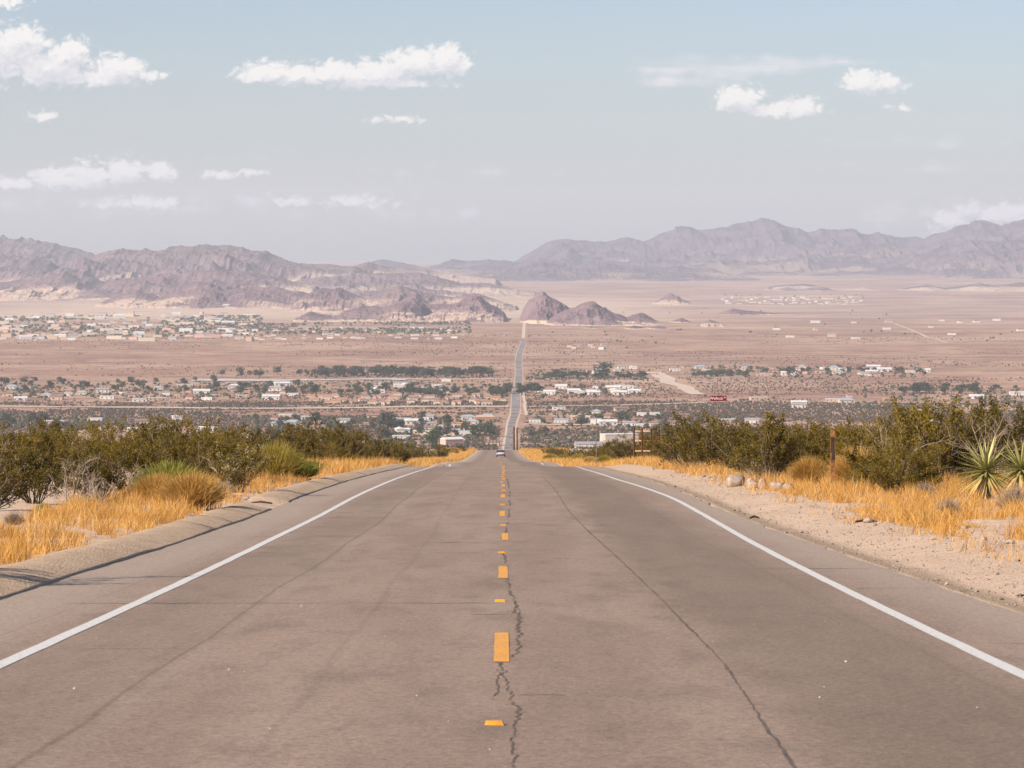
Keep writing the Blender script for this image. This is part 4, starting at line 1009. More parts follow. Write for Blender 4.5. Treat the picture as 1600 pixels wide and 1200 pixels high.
def puttree(px, py, s, asp=1.0, tp=None):
    s *= 1.55 if tp is None else 1.0; asp *= 1.1
    t = tp or random.choice(TP)
    if t.name in tused: o = copy_tree(t)
    else: tused.add(t.name); o = t
    x, y, z = hit(px, py, 3500); o.location = (x, y, z); o.scale = (s*asp, s*asp, s); o.rotation_euler.z = random.random()*6.28; return o
def trees(n, px0, px1, yfun, phrase, s0=.8, s1=1.3, asp=1.2, jx=0):
    ps = sorted(random.uniform(px0, px1) for _ in range(n))
    for i, p in enumerate(ps):
        if abs(p-803) < 9: p += 18
        o = puttree(p, yfun(p), random.uniform(s0, s1), asp); tag(o, 'dark green tree, %s from the left %s' % (ordw(i+1), phrase), 'tree', group='trees %s' % phrase)
J = lambda a: random.uniform(-a, a)
trees(46, 487, 765, lambda p: 588+J(2.5), 'in the tree belt above the pale strip', .9, 1.55, 1.6)
trees(10, 490, 560, lambda p: 586+J(3), 'at the left end of the tree belt', .8, 1.4)
trees(10, 345, 480, lambda p: 588+J(2), 'in the thin belt left of the tree belt', .7, 1.3)
trees(26, 0, 340, lambda p: 606+J(9), 'in the leafy settlement at far left', .7, 1.2)
trees(16, 340, 500, lambda p: 612+J(8), 'in the leafy settlement left of the orange roofs', .7, 1.2)
trees(30, 640, 800, lambda p: 617+J(5), 'in the grove behind the orange roofs', .7, 1.1, 1.7)
trees(20, 470, 680, lambda p: 614+J(6), 'behind the left half of the orange roofs', .7, 1.2)
trees(10, 0, 130, lambda p: 662+J(6), 'in the lowest left corner settlement', .7, 1.1)
trees(34, 390, 770, lambda p: 672+J(15), 'in the near left settlement', .7, 1.2)
trees(22, 852, 1012, lambda p: 591+J(2.5), 'in the tree belt right of the road', .6, 1.1, 1.9)
trees(7, 824, 852, lambda p: 612+J(3), 'in the dark clump at the right road edge', .8, 1.1, 1.5)
trees(17, 1085, 1165, lambda p: 588+J(3.5), 'right of the wide dirt road', .6, 1.1, 1.6)
trees(18, 1170, 1445, lambda p: 582+J(3), 'in the far right settlement', .5, 1.0, 1.4)
trees(15, 1388, 1562, lambda p: 614+J(2), 'in the rounded grove at far right', .8, 1.3, 1.7)
trees(16, 820, 1100, lambda p: 672+J(14), 'in the scattered lots right of the road', .5, 1.0)
trees(6, 785, 800, lambda p: 614+J(2), 'crowding the left edge of the valley road', .9, 1.3)
big = tree_proto(90, M['treegreen2'], 900, 9, 4.6, .9); o = puttree(676, 701, 2.6, 1.0, big); tag(o, 'big bright green tree beside the pink gabled building', 'tree')
for px, py, s, lab in ((605, 675, 1.9, 'large rounded dark tree right of the tall creosote'), (972, 663, 1.4, 'dark rounded tree in front of the hillside houses'), (908, 668, 1.3, 'round tree left of the tall white house'), (1232, 590, 1.5, 'lone rounded tree above the right creosote'), (945, 590, 2.3, 'tallest rounded tree in the right tree belt')):
    tag(puttree(px, py, s, 1.3), lab, 'tree')
# tall thin dead palms by the near settlement
def palm(px, py, h, i):
    x, y, z = hit(px, py, 3500); root = empty('palm_tree', (x, y, z)); q = MB(); q.tube([(0, 0, -1), (0, 0, h)], [.55, .45], 7); q.build('trunk', M['polewood'], root)
    q = MB()
    for k in range(12):
        a = k*.52; e = random.uniform(-.6, .5); q.add([(0, 0, h), (1.3*math.cos(a), 1.3*math.sin(a), h+.9*e+.5), (2.3*math.cos(a+.12), 2.3*math.sin(a+.12), h+1.6*e-.7), (1.3*math.cos(a+.3), 1.3*math.sin(a+.3), h+.9*e+.3)], [(0, 1, 2, 3)])
    q.build('crown', M['treegreen'], root); tag(root, 'slender palm with brown trunk, %s from the left near the crest' % ordw(i+1), 'palm', group='palms left of the valley road')
for i, (px, h) in enumerate([(737, 22), (742, 16), (749, 13), (754, 17), (759, 12), (765, 15), (770, 12), (776, 10)]): palm(px, 700+J(2), h, i)

# far trees and town greenery: too many and too small to count
def lumps(name, pts, hs, ws, mt, lab, per=5, cat='scrub', flat=1.0):
    pts = np.asarray(pts); n = len(pts)
    az = (np.arange(per)*2*math.pi/per)[None]+RNG.random((n, 1))*6
    rr = ws[:, None]*.5*RNG.uniform(.6, 1.2, (n, per)); z1 = hs[:, None]*RNG.uniform(.35, .8, (n, per))
    ring = np.stack([pts[:, 0:1]+rr*np.cos(az), pts[:, 1:2]+rr*np.sin(az), pts[:, 2:3]+z1], -1)
    low = ring.copy(); low[:, :, :2] = pts[:, None, :2]+(ring[:, :, :2]-pts[:, None, :2])*.65; low[:, :, 2] = pts[:, 2:3]-.1
    top = pts.copy(); top[:, 2] += hs; top[:, :2] += RNG.normal(size=(n, 2))*ws[:, None]*.12
    Vv = np.concatenate([low, ring, top[:, None]], 1).reshape(-1, 3); m = 2*per+1; i = np.arange(n)*m; q = []; t = []
    for k in range(per):
        k2 = (k+1) % per; q.append(np.stack([i+k, i+k2, i+per+k2, i+per+k], -1)); t.append(np.stack([i+per+k, i+per+k2, i+2*per], -1))
    return tag(mk(name, Vv, [np.concatenate(q), np.concatenate(t)], mt), lab, cat, kind='stuff')
P = []; 
def scatter(n, d0, d1, px0, px1, thr, sc1, seed, rmin=14):
    # even density on the ground: distance weighted by area
    d = np.sqrt(d0**2+(d1**2-d0**2)*RNG.random(n)); px = px0+(px1-px0)*RNG.random(n); x = (px-800)/F*d
    k = fbm(x/sc1+seed, d/sc1, 4); k2 = fbm(x/35+seed, d/35, 3); keep = (k+.45*(k2-.5) > thr) & (np.abs(x-rc(d)) > rmin)
    x = x[keep]; d = d[keep]; return np.stack([x, d, gz(x, d)], -1)
pt = np.concatenate([scatter(2500, 9400, 12300, -10, 410, .44, 350, 5), scatter(1900, 9500, 11200, 260, 735, .50, 300, 6), scatter(60, 15500, 17500, 1130, 1350, .5, 500, 7), scatter(420, 8000, 13500, 850, 1650, .66, 180, 8)])
s_ = RNG.random(len(pt)); lumps('town_greenery', pt, 3+3.5*s_, 5+7*s_, M['treegreen'], 'far dark trees and hedges among the distant pale town', 6, 'trees')
# shrubs down the slope behind the counted creosote bushes
def slope_scrub():
    n = 3000; d = 250+690*RNG.random(n); sd = np.where(RNG.random(n) < .5, -1, 1); o = sd*(10.5+RNG.random(n)**1.2*(.17*d+6)); x = rc(d)+o
    keep = fbm(x/14, d/25, 3) > .38; x = x[keep]; d = d[keep]; n = len(x); h = RNG.uniform(.8, 1.8, n); m = 46
    c = np.stack([x, d, gz(x, d)], -1); v = RNG.normal(size=(n, m, 3)); v /= np.linalg.norm(v, axis=2)[..., None]
    v[..., 2] = np.abs(v[..., 2]); r = RNG.uniform(.45, 1, (n, m, 1))
    q = c[:, None]+v*r*np.stack([h*.75, h*.75, h], -1)[:, None]; q = q.reshape(-1, 3); k = len(q)
    Vv, Ff = quads_from(q, RNG.normal(size=(k, 3))+np.array([0, 0, 1.0]), RNG.normal(size=(k, 3)), RNG.uniform(.2, .5, k), RNG.uniform(.12, .28, k))
    tag(mk('slope_scrub', Vv, Ff, M['creosote_far']), 'smaller scrub filling the slope behind the roadside bushes', 'scrub', kind='stuff')
slope_scrub()

# ------------------------------------------------------------------ tracks and strips on the valley floor
TR = []
def track(name, p0, p1, w, mt, lab, n=50, cat='dirt road', dz=.9, w1=None):
    TR.append((hit(*p0, 3500)[:2], hit(*p1, 3500)[:2], max(w, w1 or w)*.75))
    a = hit(*p0, 3500); b_ = hit(*p1, 3500); t = np.linspace(0, 1, n); x = a[0]+(b_[0]-a[0])*t; y = a[1]+(b_[1]-a[1])*t
    dx, dy = b_[0]-a[0], b_[1]-a[1]; L = math.hypot(dx, dy); nx, ny = dy/L, -dx/L; ww = (w+((w1 or w)-w)*t)*(1+(fbm(t*14, t*0, 2)-.5)*.4)
    off = (fbm(t*4+p0[0], t*0, 3)-.5)*w*1.2
    k = 5; S = np.linspace(-1, 1, k)[None]; X_ = x[:, None]+nx*(off[:, None]+S*ww[:, None]/2); Y_ = y[:, None]+ny*(off[:, None]+S*ww[:, None]/2)
    ii = np.arange(n*k).reshape(n, k); q = np.stack([ii[:-1, :-1], ii[:-1, 1:], ii[1:, 1:], ii[1:, :-1]], -1).reshape(-1, 4)
    return tag(mk(name, np.stack([X_, Y_, gz(X_, Y_)+dz], -1).reshape(-1, 3), q, mt, smooth=True), lab, cat, kind='structure')
track('dirt_road', (1094, 617), (1020, 582), 26, M['dirt'], 'wide pale dirt road running diagonally right of the valley road', 80, w1=36)
track('gravel_strip', (300, 594), (480, 594), 75, M['gravelstrip'], 'left half of the long pale grey strip below the trees', 60, 'strip', 1.2)
track('gravel_strip', (480, 594), (640, 593), 75, M['gravelstrip'], 'right half of the long pale grey strip below the trees', 60, 'strip', 1.2)
track('dirt_road', (640, 593), (800, 593), 40, M['dirt'], 'sandy track running on from the pale strip to the road', 60)
track('dirt_road', (-40, 636), (795, 636), 34, M['dirt'], 'sandy track crossing the scrub below the orange roofs', 120)
track('dirt_road', (820, 664), (1090, 664), 26, M['dirt'], 'sandy track in front of the white houses at right', 80)
track('dirt_road', (816, 602), (822, 650), 5, M['dirt'], 'sandy path just right of the valley road', 60)
track('street', (12, 617), (50, 602), 24, M['far_asphalt'], 'short grey street in the leafy settlement at far left', 30, 'street')
track('dirt_road', (1395, 505), (1480, 536), 9, M['dirt'], 'faint diagonal track on the far right plain', 50)
track('dirt_road', (820, 560), (1600, 556), 14, M['dirt'], 'faint straight track across the right plain', 120)
track('dirt_road', (825, 636), (1100, 630), 18, M['dirt'], 'thin sandy track between the lots at right', 60)

pt = np.concatenate([scatter(60000, 3700, 5300, -80, 1680, .44, 260, 2), scatter(16000, 4400, 6400, -80, 1680, .53, 250, 3), scatter(9000, 6200, 9500, -60, 1660, .57, 420, 4)])
for (ax, ay), (bx, by), wd in TR:
    L2 = (bx-ax)**2+(by-ay)**2; u_ = np.clip(((pt[:, 0]-ax)*(bx-ax)+(pt[:, 1]-ay)*(by-ay))/L2, 0, 1)
    pt = pt[np.hypot(pt[:, 0]-ax-u_*(bx-ax), pt[:, 1]-ay-u_*(by-ay)) > wd]
big_ = RNG.random(len(pt))**4
lumps('desert_scrub', pt, 1.0+RNG.random(len(pt))*1.1+big_*1.6, 1.6+RNG.random(len(pt))*1.6+big_*2.2, M['scrub'], 'low dark desert scrub dotted all over the valley floor')
def yards(n, px0, px1, y0, y1, sd):
    o = []
    dd = np.exp(np.linspace(math.log(3500), math.log(12000), 1500))
    for _ in range(n):
        px = random.uniform(px0, px1); py = random.uniform(y0, y1); x, y, z = hit(px, py, 3500)
        if abs(x-rc(y)) > 16: o.append((x, y, z))
    return o
o_ = yards(330, 0, 340, 598, 622, 1)+yards(330, 300, 800, 600, 624, 2)+yards(520, 390, 775, 652, 700, 3)+yards(120, 0, 200, 654, 672, 4)+yards(170, 820, 1010, 578, 594, 5)+yards(120, 835, 1000, 602, 622, 6)+yards(330, 820, 1180, 645, 700, 7)+yards(280, 1080, 1450, 573, 590, 8)+yards(160, 1350, 1600, 605, 640, 9)+yards(260, 480, 770, 574, 590, 10)
pt = np.array(o_); s_ = RNG.random(len(pt)); lumps('yard_shrubs', pt, 2.2+3.8*s_**2, 3.5+6*s_, M['treegreen'], 'dark shrubs and small trees crowding the valley settlements', 6, 'shrubs')
# ------------------------------------------------------------------ hills and mountain ranges
def hills(name, D, prof, depth, mt, lab, base_py=None, gul=.5, gs=1.0, seed=0, nx=260, ny=90, skew=.35, front=1.0, dome=1.0, lift=0, rag=.10):
    """a mass of hills: crest line traced as bearings and heights, standing at its own distance with real depth"""
    px = np.array([p[0] for p in prof], float); py = np.array([p[1] for p in prof], float)-lift
    xs = np.linspace(px[0], px[-1], nx); t = np.linspace(-1, 1, ny)
    xx = (xs-800)/F*D; X_ = np.repeat(xx[:, None], ny, 1); v = np.repeat(t[None], nx, 0)
    Y_ = D+v*depth*np.where(v < 0, front, .7)
    wl = gs*depth*.5
    warp = (fbm(X_/wl+seed, Y_/wl+seed, 4)-.5)*skew*wl*1.8*np.minimum(np.abs(v)*2.2, 1)
    crest = CZ+(HZ-np.interp((X_+warp)/D*F+800, px, py))/F*D
    g0 = gz(X_, Y_)
    crest = crest+(fbm(X_/(wl*.22)+seed*5, Y_*0+seed, 3)-.5)*np.maximum(crest-g0, 0)*rag
    base_ = g0-8
    env = np.clip(1-np.abs(v), 0, 1)
    env = env**(dome*(.75+.6*fbm(X_/wl*1.3+seed+9, Y_/wl*1.3, 3)))
    rd = ridged(X_/wl*1.5+seed*3, Y_/wl*1.3+seed, 7, .6); rd2 = fbm(X_/wl*2.6+seed, Y_/wl*2.6, 5)
    sp = 4*env*(1-env)                                      # strongest half way down the slopes
    top = np.exp(-(v/.10)**2)
    hgt = np.maximum(crest-g0, 0)
    Z_ = base_+8*0+hgt*np.clip(env+gul*(rd-.52)*(sp*.95+.10*(1-top))+.22*gul*(rd2-.5)*(1-top), 0, 1.2)
    micro = (ridged(X_/wl*7+seed, Y_/wl*7, 4)-.5)*hgt*.15*np.clip(env*3, 0, 1)
    Z_ = Z_+micro
    ex = sstep(0, .04, (xs-xs[0])/(xs[-1]-xs[0]))*sstep(1, .96, (xs-xs[0])/(xs[-1]-xs[0]))
    ex[xs < 5] = 1; ex[xs > 1595] = 1
    Z_ = np.where(True, base_-10+(Z_-base_+10)*ex[:, None], Z_)
    rel = (Z_-g0)/(np.maximum(hgt.max(), 1))
    ii = np.arange(nx*ny).reshape(nx, ny); q = np.stack([ii[:-1, :-1], ii[1:, :-1], ii[1:, 1:], ii[:-1, 1:]], -1).reshape(-1, 4)
    o = mk(name, np.stack([X_, Y_, Z_], -1).reshape(-1, 3), q, mt, smooth=True, attrs={'rel': rel.ravel()})
    return tag(o, lab, 'hills' if name == 'hills' else 'mountains', kind='structure')
J_ = [(770, 412), (800, 408), (830, 393), (860, 376), (885, 373), (920, 376), (950, 376), (985, 368), (1005, 374), (1035, 357), (1062, 350), (1090, 360), (1110, 356), (1150, 348), (1190, 343), (1225, 355), (1260, 362), (1290, 358), (1330, 350),
      (1350, 360), (1400, 368), (1445, 373), (1462, 366), (1490, 355), (1540, 348), (1570, 352), (1600, 344), (1680, 338), (1800, 352), (1950, 360)]
hills('mountains', 30000, J_, 5200, M['range'], 'long blue-grey mountain range on the right horizon', gul=.52, gs=.62, rag=.16, seed=1, dome=1.5, nx=700, ny=150)
hills('mountains', 26500, [(1420, 405), (1450, 392), (1480, 380), (1520, 372), (1560, 376), (1620, 370), (1700, 372), (1800, 390)], 2500, M['range'], 'nearer grey spur of the right mountain range', gul=.6, gs=.6, seed=41, nx=300, ny=100)
hills('mountains', 24500, [(690, 425), (740, 420), (790, 412), (820, 408), (850, 406), (900, 411), (950, 410), (1000, 415), (1040, 416), (1062, 413), (1090, 418), (1112, 418), (1140, 426), (1180, 434), (1220, 440)], 1700, M['range'], 'low dark ridge in front of the right mountain range', gul=.5, gs=.7, seed=2, nx=420, dome=1.3)
hills('mountains', 29000, [(560, 420), (585, 406), (600, 404), (640, 411), (660, 416), (685, 413), (707, 403), (730, 407), (745, 406), (765, 404), (800, 406), (840, 412)], 3000, M['range'], 'low hazy peaks on the horizon in the middle', gul=.4, gs=.6, seed=3, nx=300)
hills('mountains', 23500, [(-250, 370), (-60, 372), (0, 366), (20, 368), (50, 371), (75, 377), (100, 384), (140, 391), (160, 400), (200, 405), (260, 420)], 3000, M['hill2'], 'hazy range on the far left horizon', gul=.5, gs=.6, seed=4, dome=1.3, nx=360, ny=110)
hills('mountains', 19500, [(100, 412), (140, 398), (165, 390), (185, 385), (215, 386), (250, 387), (290, 383), (335, 379), (370, 384), (400, 390), (413, 390), (440, 400), (470, 408), (500, 411), (540, 413), (560, 412), (577, 406), (595, 412), (620, 414), (660, 418), (720, 428), (800, 436)], 3300, M['hill2'], 'broad purple-brown range behind the left hills', gul=.6, gs=.6, seed=5, dome=1.2, nx=560, ny=150)
hills('hills', 19000, [(-260, 392), (-80, 396), (0, 398), (35, 396), (60, 398), (85, 408), (110, 422), (140, 432)], 1700, M['hill2'], 'dark rounded hill mass at the far left', gul=.5, gs=.8, seed=6, nx=260)
hills('hills', 17000, [(-120, 430), (0, 438), (40, 434), (80, 428), (105, 422), (130, 436), (145, 430), (165, 440), (200, 432), (240, 428), (300, 420), (350, 418), (400, 425), (440, 432), (470, 440), (520, 446)], 1500, M['hill'], 'middle purple hills above the distant town', gul=.65, gs=.8, seed=7, dome=1.15, nx=460, ny=110)
hills('hills', 17500, [(440, 440), (500, 430), (560, 426), (600, 424), (650, 424), (690, 432), (720, 440), (760, 440), (800, 447), (850, 458)], 1300, M['hill2'], 'pale furrowed ridge between the left hills and the centre', gul=.6, gs=.8, seed=8, nx=360)
hills('hills', 14600, [(140, 482), (165, 466), (190, 458), (215, 451), (250, 460), (285, 446), (310, 437), (330, 436), (352, 450), (385, 444), (430, 446), (470, 452), (500, 462), (530, 472)], 900, M['hill'], 'dark jagged hills directly above the distant town', gul=.65, gs=.95, seed=9, nx=360, ny=100)
hills('hills', 13800, [(455, 478), (480, 462), (505, 452), (535, 452), (558, 462), (575, 468), (600, 456), (622, 447), (650, 455), (680, 462), (710, 466), (740, 460), (790, 474), (820, 486)], 750, M['hill'], 'line of dark hummocks on pale sand left of centre', gul=.6, gs=1.0, seed=10, nx=360, ny=90, lift=5)
hills('hills', 11700, [(460, 496), (485, 487), (520, 492), (545, 486), (565, 480), (600, 482), (620, 474), (643, 467), (662, 476), (680, 492), (700, 478), (725, 468), (748, 465), (775, 482), (800, 494)], 480, M['hill'], 'dark peaked hill rising from the sand left of the far road', gul=.5, gs=1.2, seed=11, rag=.30, dome=.60, nx=330, ny=90, lift=5)
hills('hills', 11300, [(808, 503), (817, 480), (827, 467), (840, 459), (851, 456), (860, 460), (872, 465), (884, 474), (896, 482), (908, 490), (920, 502)], 330, M['hill'], 'tall dark rocky hill just right of the far road', gul=.55, gs=1.4, seed=12, rag=.30, dome=.60, nx=200, ny=80)
hills('hills', 11000, [(844, 506), (862, 492), (878, 484), (893, 478), (905, 477), (918, 471), (930, 469), (942, 473), (955, 480), (968, 486), (980, 492), (990, 489), (1000, 485), (1010, 488), (1024, 496), (1055, 507)], 360, M['hill'], 'long dark rocky hill right of the tallest one', gul=.55, gs=1.3, seed=13, rag=.30, dome=.60, nx=240, ny=80)
hills('hills', 15000, [(1010, 478), (1028, 466), (1047, 456), (1062, 464), (1080, 474), (1110, 480)], 420, M['hill'], 'small lone dark hill on the plain right of centre', gul=.5, gs=1.3, seed=14, rag=.30, dome=.60, nx=160, ny=70)
for k, pr_ in enumerate([[(1090, 512), (1108, 502), (1125, 508), (1140, 513)], [(970, 518), (990, 511), (1010, 515), (1030, 512), (1060, 519)], [(1040, 508), (1065, 500), (1085, 508), (1095, 512)], [(880, 522), (920, 513), (960, 516), (985, 523)], [(1120, 494), (1145, 486), (1200, 492), (1260, 496)]]):
    hills('hills', [10600, 10300, 11200, 10300, 12500][k], pr_, 170, M['hill'], ['low knoll at the right end of the small hills', 'low rocky hummocks in front of the long dark hill', 'small knoll right of the long dark hill', 'low sandy hummocks below the rocky hills', 'faint low rise on the right plain'][k], gul=.5, gs=1.6, seed=20+k, dome=.7, lift=7, nx=120, ny=50)
hills('hills', 19000, [(1185, 462), (1205, 452), (1235, 449), (1262, 448), (1285, 454), (1320, 456), (1350, 454), (1390, 460), (1420, 454), (1450, 450), (1480, 456), (1510, 451), (1530, 446), (1555, 452), (1590, 446), (1620, 446), (1700, 452), (1800, 460)], 700, M['hill2'], 'line of low dark hills across the right plain', gul=.55, gs=.9, seed=30, nx=400, lift=7, dome=.8)

# ------------------------------------------------------------------ air
b = MB(); b.box(-24000, 24000, -600, 47000, -420, 900)
hz = b.build('haze'); tag(hz, 'thin pale desert haze filling the valley air', 'haze', kind='stuff')
hm = bpy.data.materials.new('haze_air'); hm.use_nodes = True; nt = hm.node_tree; nt.nodes.clear()
out = nt.nodes.new('ShaderNodeOutputMaterial'); pv = nt.nodes.new('ShaderNodeVolumePrincipled'); nt.links.new(pv.outputs[0], out.inputs['Volume'])
HAZE_DENS = 2.9e-5
pv.inputs['Density'].default_value = HAZE_DENS; pv.inputs['Color'].default_value = (.765, .85, .965, 1); pv.inputs['Anisotropy'].default_value = .1
hz.data.materials.append(hm)

# ------------------------------------------------------------------ sky and light
SUN_EL, SUN_AZ = R(33), R(-125)        # azimuth measured from +Y (ahead) clockwise; the sun stands left and a little behind
S = Vector((math.sin(SUN_AZ)*math.cos(SUN_EL), math.cos(SUN_AZ)*math.cos(SUN_EL), math.sin(SUN_EL)))
sl = bpy.data.lights.new('sun', 'SUN'); sl.energy = 4.0; sl.angle = R(.55); sl.color = (1, .89, .76)
so = bpy.data.objects.new('sun', sl); col.objects.link(so); so.rotation_euler = S.to_track_quat('Z', 'Y').to_euler(); so.location = (-50, -20, 60)
w = bpy.data.worlds.new('World'); sc.world = w; w.use_nodes = True; nt = w.node_tree; nt.nodes.clear(); t = NT(nt)
wo = nt.nodes.new('ShaderNodeOutputWorld'); bg = nt.nodes.new('ShaderNodeBackground'); nt.links.new(bg.outputs[0], wo.inputs[0])
sky = nt.nodes.new('ShaderNodeTexSky'); sky.sky_type = 'NISHITA'; sky.sun_disc = False; sky.sun_elevation = SUN_EL; sky.sun_rotation = SUN_AZ % (2*math.pi)
sky.altitude = 800; sky.air_density = 1.0; sky.dust_density = 1.6; sky.ozone_density = 2.0
bg.inputs[1].default_value = .10
# clouds: soft masses at fixed bearings and elevations of the sky
tc = t.n('ShaderNodeTexCoord').outputs['Generated']; sp = t.n('ShaderNodeSeparateXYZ'); t.set(sp.inputs[0], tc)
yy_ = t.m('MAXIMUM', sp.outputs['Y'], .02)
Uc = t.m('MULTIPLY', t.m('DIVIDE', sp.outputs['X'], yy_), F/100.0); Vc = t.m('MULTIPLY', t.m('DIVIDE', sp.outputs['Z'], yy_), F/100.0)
def cloud_group(name, blobs, nsc, amp, soft):
    g_ = bpy.data.node_groups.new(name, 'ShaderNodeTree')
    for nm in ('U', 'V'): g_.interface.new_socket(nm, in_out='INPUT', socket_type='NodeSocketFloat')
    g_.interface.new_socket('D', in_out='OUTPUT', socket_type='NodeSocketFloat')
    gi = g_.nodes.new('NodeGroupInput'); go = g_.nodes.new('NodeGroupOutput'); q = NT(g_); u, v = gi.outputs[0], gi.outputs[1]; acc = None
    for cx, cy, rx, ru, rd_, st in blobs:
        a = q.m('DIVIDE', q.m('SUBTRACT', u, (cx-800)/100), rx/100); dy = q.m('SUBTRACT', v, (HZ-cy)/100)
        b1 = q.m('MAXIMUM', q.m('DIVIDE', dy, ru/100), q.m('DIVIDE', dy, -rd_/100))
        r2 = q.m('ADD', q.m('MULTIPLY', a, a), q.m('MULTIPLY', b1, b1)); k = q.m('MULTIPLY', q.m('SUBTRACT', 1.0, q.m('SQRT', r2)), st)
        acc = k if acc is None else q.m('SMOOTH_MAX', acc, k, .15)
    cb = q.n('ShaderNodeCombineXYZ'); q.set(cb.inputs[0], u); q.set(cb.inputs[1], q.m('MULTIPLY', v, 1.35))
    n1n = q.n('ShaderNodeTexNoise', {'Scale': nsc, 'Detail': 5, 'Roughness': .52}, noise_dimensions='2D'); q.set(n1n.inputs['Vector'], cb.outputs[0]); n1 = n1n.outputs[0]
    vo = q.n('ShaderNodeTexVoronoi', {'Scale': nsc*1.9, 'Detail': 2.0, 'Roughness': .55}, feature='F1', voronoi_dimensions='2D'); wv = q.n('ShaderNodeVectorMath', operation='ADD'); q.set(wv.inputs[0], cb.outputs[0])
    sc2 = q.n('ShaderNodeVectorMath', operation='SCALE'); q.set(sc2.inputs[0], n1); sc2.inputs['Scale'].default_value = .35; q.set(wv.inputs[1], sc2.outputs[0]); q.set(vo.inputs['Vector'], wv.outputs[0])
    bil = q.m('SUBTRACT', .45, vo.outputs[0])
    D = q.m('ADD', acc, q.m('ADD', q.m('MULTIPLY', q.m('SUBTRACT', n1, .5), amp), q.m('MULTIPLY', bil, amp*.7))); g_.links.new(D, go.inputs[0]); return g_
cum = [(30, 72, 60, 40, 42, 1.1), (-20, 95, 70, 50, 45, 1), (75, 108, 75, 40, 30, 1.1), (110, 85, 42, 30, 30, 1), (150, 125, 90, 22, 14, .9), (190, 108, 48, 24, 28, .9), (225, 120, 40, 10, 10, .6),
       (415, 114, 50, 20, 18, 1.0), (470, 118, 60, 18, 18, .9), (530, 116, 80, 22, 20, 1.0), (590, 112, 70, 24, 24, 1.0), (655, 100, 62, 30, 28, 1.15), (695, 98, 48, 28, 26, 1.1), (600, 132, 110, 10, 10, .8),
       (1155, 158, 44, 28, 22, 1.0), (1200, 172, 70, 18, 14, .9), (1250, 168, 40, 20, 16, .95), (1345, 130, 34, 24, 20, 1.15), (1385, 128, 34, 14, 18, .95),
       (80, 280, 40, 22, 18, .9), (140, 282, 60, 34, 16, 1.0), (195, 270, 40, 26, 20, 1.0), (252, 270, 26, 18, 14, .95), (20, 288, 50, 14, 10, .75), (345, 274, 34, 9, 7, .75), (395, 269, 22, 7, 5, .6), (215, 318, 90, 12, 9, .6), (75, 183, 30, 10, 8, .6), (1405, 171, 28, 8, 6, .6),
       (1480, 345, 40, 22, 20, .55), (1560, 335, 90, 22, 16, .6), (0, 5, 40, 14, 12, .6), (620, 187, 50, 7, 6, .5), (560, 318, 60, 14, 12, .45), (460, 315, 40, 12, 10, .45)]
G1 = cloud_group('cumulus', cum, 2.9, .88, .2)
def ev(g_, u, v):
    n = nt.nodes.new('ShaderNodeGroup'); n.node_tree = g_; t.set(n.inputs[0], u); t.set(n.inputs[1], v); return n.outputs[0]
D0 = ev(G1, Uc, Vc); D1 = ev(G1, t.m('ADD', Uc, -.14), t.m('ADD', Vc, .16)); D2 = ev(G1, t.m('ADD', Uc, -.04), t.m('ADD', Vc, .26))
alpha = t.ss(D0, -.30, .30)
lit = t.m('ADD', t.ss(t.m('SUBTRACT', D0, D1), -.35, .35, 0, .5), t.ss(D2, .40, -.35, 0, .55))
cc = t.mix(lit, (3.95, 3.92, 4.2), (5.6, 5.38, 5.08))
wisp = cloud_group('wisps', [(1150, 105, 330, 26, 26, .8), (1300, 98, 180, 14, 14, .7), (1080, 130, 160, 16, 16, .7), (150, 320, 420, 26, 26, .55), (600, 335, 330, 22, 20, .5), (1450, 225, 240, 18, 14, .45), (1500, 265, 260, 18, 14, .5), (430, 245, 260, 18, 14, .4), (1500, 330, 260, 24, 30, .7), (760, 270, 240, 16, 14, .35)], .9, .8, .3)
Wd = ev(wisp, t.m('MULTIPLY', Uc, 1.0), t.m('MULTIPLY', Vc, 1.0))
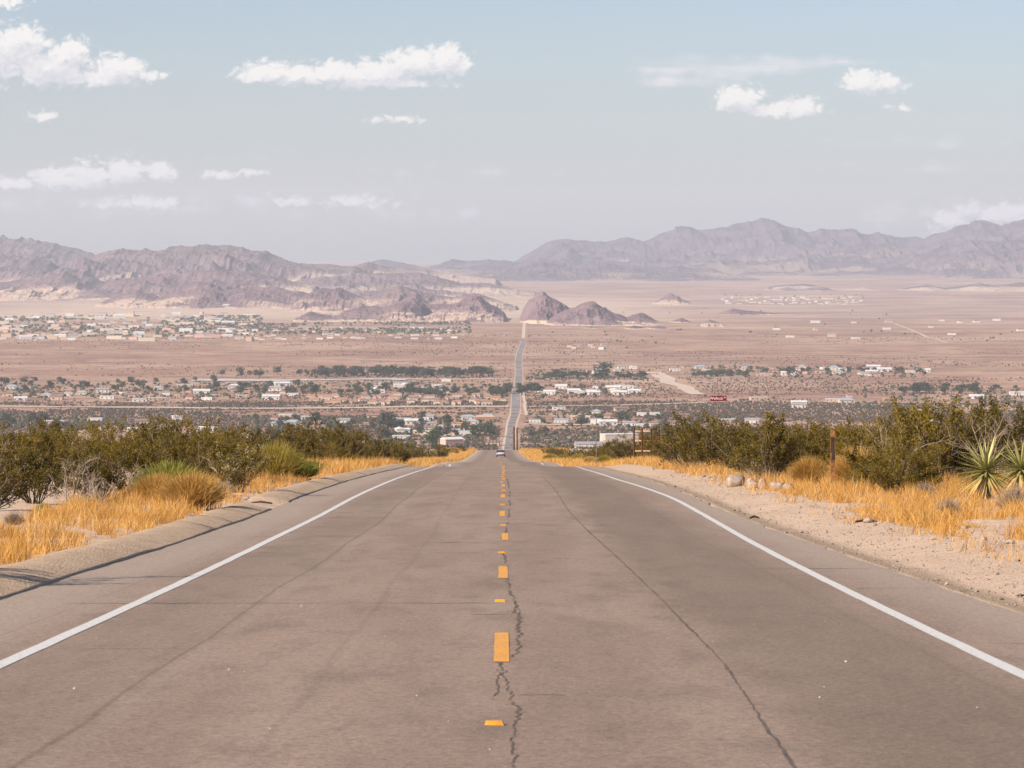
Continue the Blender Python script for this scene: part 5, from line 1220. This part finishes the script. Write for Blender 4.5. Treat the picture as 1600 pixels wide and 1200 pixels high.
cbx = t.n('ShaderNodeCombineXYZ'); t.set(cbx.inputs[0], t.m('MULTIPLY', Uc, .22)); t.set(cbx.inputs[1], t.m('MULTIPLY', Vc, 2.3)); st_ = t.noise(cbx.outputs[0], 1.3, 7, .62, .3)
wa = t.m('MULTIPLY', t.ss(Wd, -.05, .6), t.ss(st_, .34, .66)); wa = t.m('MULTIPLY', wa, .85)
# grade the sky towards the photograph's pale grey-blue
gl = t.n('ShaderNodeVectorMath', operation='MULTIPLY'); t.set(gl.inputs[0], sky.outputs[0]); gl.inputs[1].default_value = (.600, .590, .632)
c1 = t.mix(wa, gl.outputs[0], (4.7, 4.55, 4.65)); c2 = t.mix(t.m('MULTIPLY', alpha, .93), c1, cc)
bg.name = 'clear_sky'; t.set(bg.inputs[0], gl.outputs[0])
bg2 = nt.nodes.new('ShaderNodeBackground'); t.set(bg2.inputs[0], c2); bg2.inputs[1].default_value = bg.inputs[1].default_value
# clouds only in the low band of sky ahead, blended out softly around it
win = t.m('MULTIPLY', t.m('MULTIPLY', t.ss(sp.outputs['Y'], .90, .93), t.ss(sp.outputs['Z'], -.004, .0)), t.ss(sp.outputs['Z'], .13, .10))
ms = nt.nodes.new('ShaderNodeMixShader'); t.set(ms.inputs[0], win); nt.links.new(bg.outputs[0], ms.inputs[1]); nt.links.new(bg2.outputs[0], ms.inputs[2]); nt.links.new(ms.outputs[0], wo.inputs[0])

# ------------------------------------------------------------------ camera and render settings
cd = bpy.data.cameras.new('camera'); cd.sensor_width = 36; cd.lens = 36*F/1600; cd.clip_start = .5; cd.clip_end = 200000
co = bpy.data.objects.new('camera', cd); col.objects.link(co); co.location = (0, 0, CZ); co.rotation_euler = (R(90)-math.atan((600-HZ)/F), 0, 0)
cd.dof.use_dof = True; cd.dof.focus_distance = 80; cd.dof.aperture_fstop = 11
sc.camera = co
sc.view_settings.view_transform = 'Standard'; sc.view_settings.look = 'None'; sc.view_settings.gamma = 1; sc.view_settings.exposure = .95
sc.render.engine = 'CYCLES'; sc.cycles.volume_bounces = 1; sc.cycles.max_bounces = 6; sc.cycles.diffuse_bounces = 2; sc.cycles.transparent_max_bounces = 8
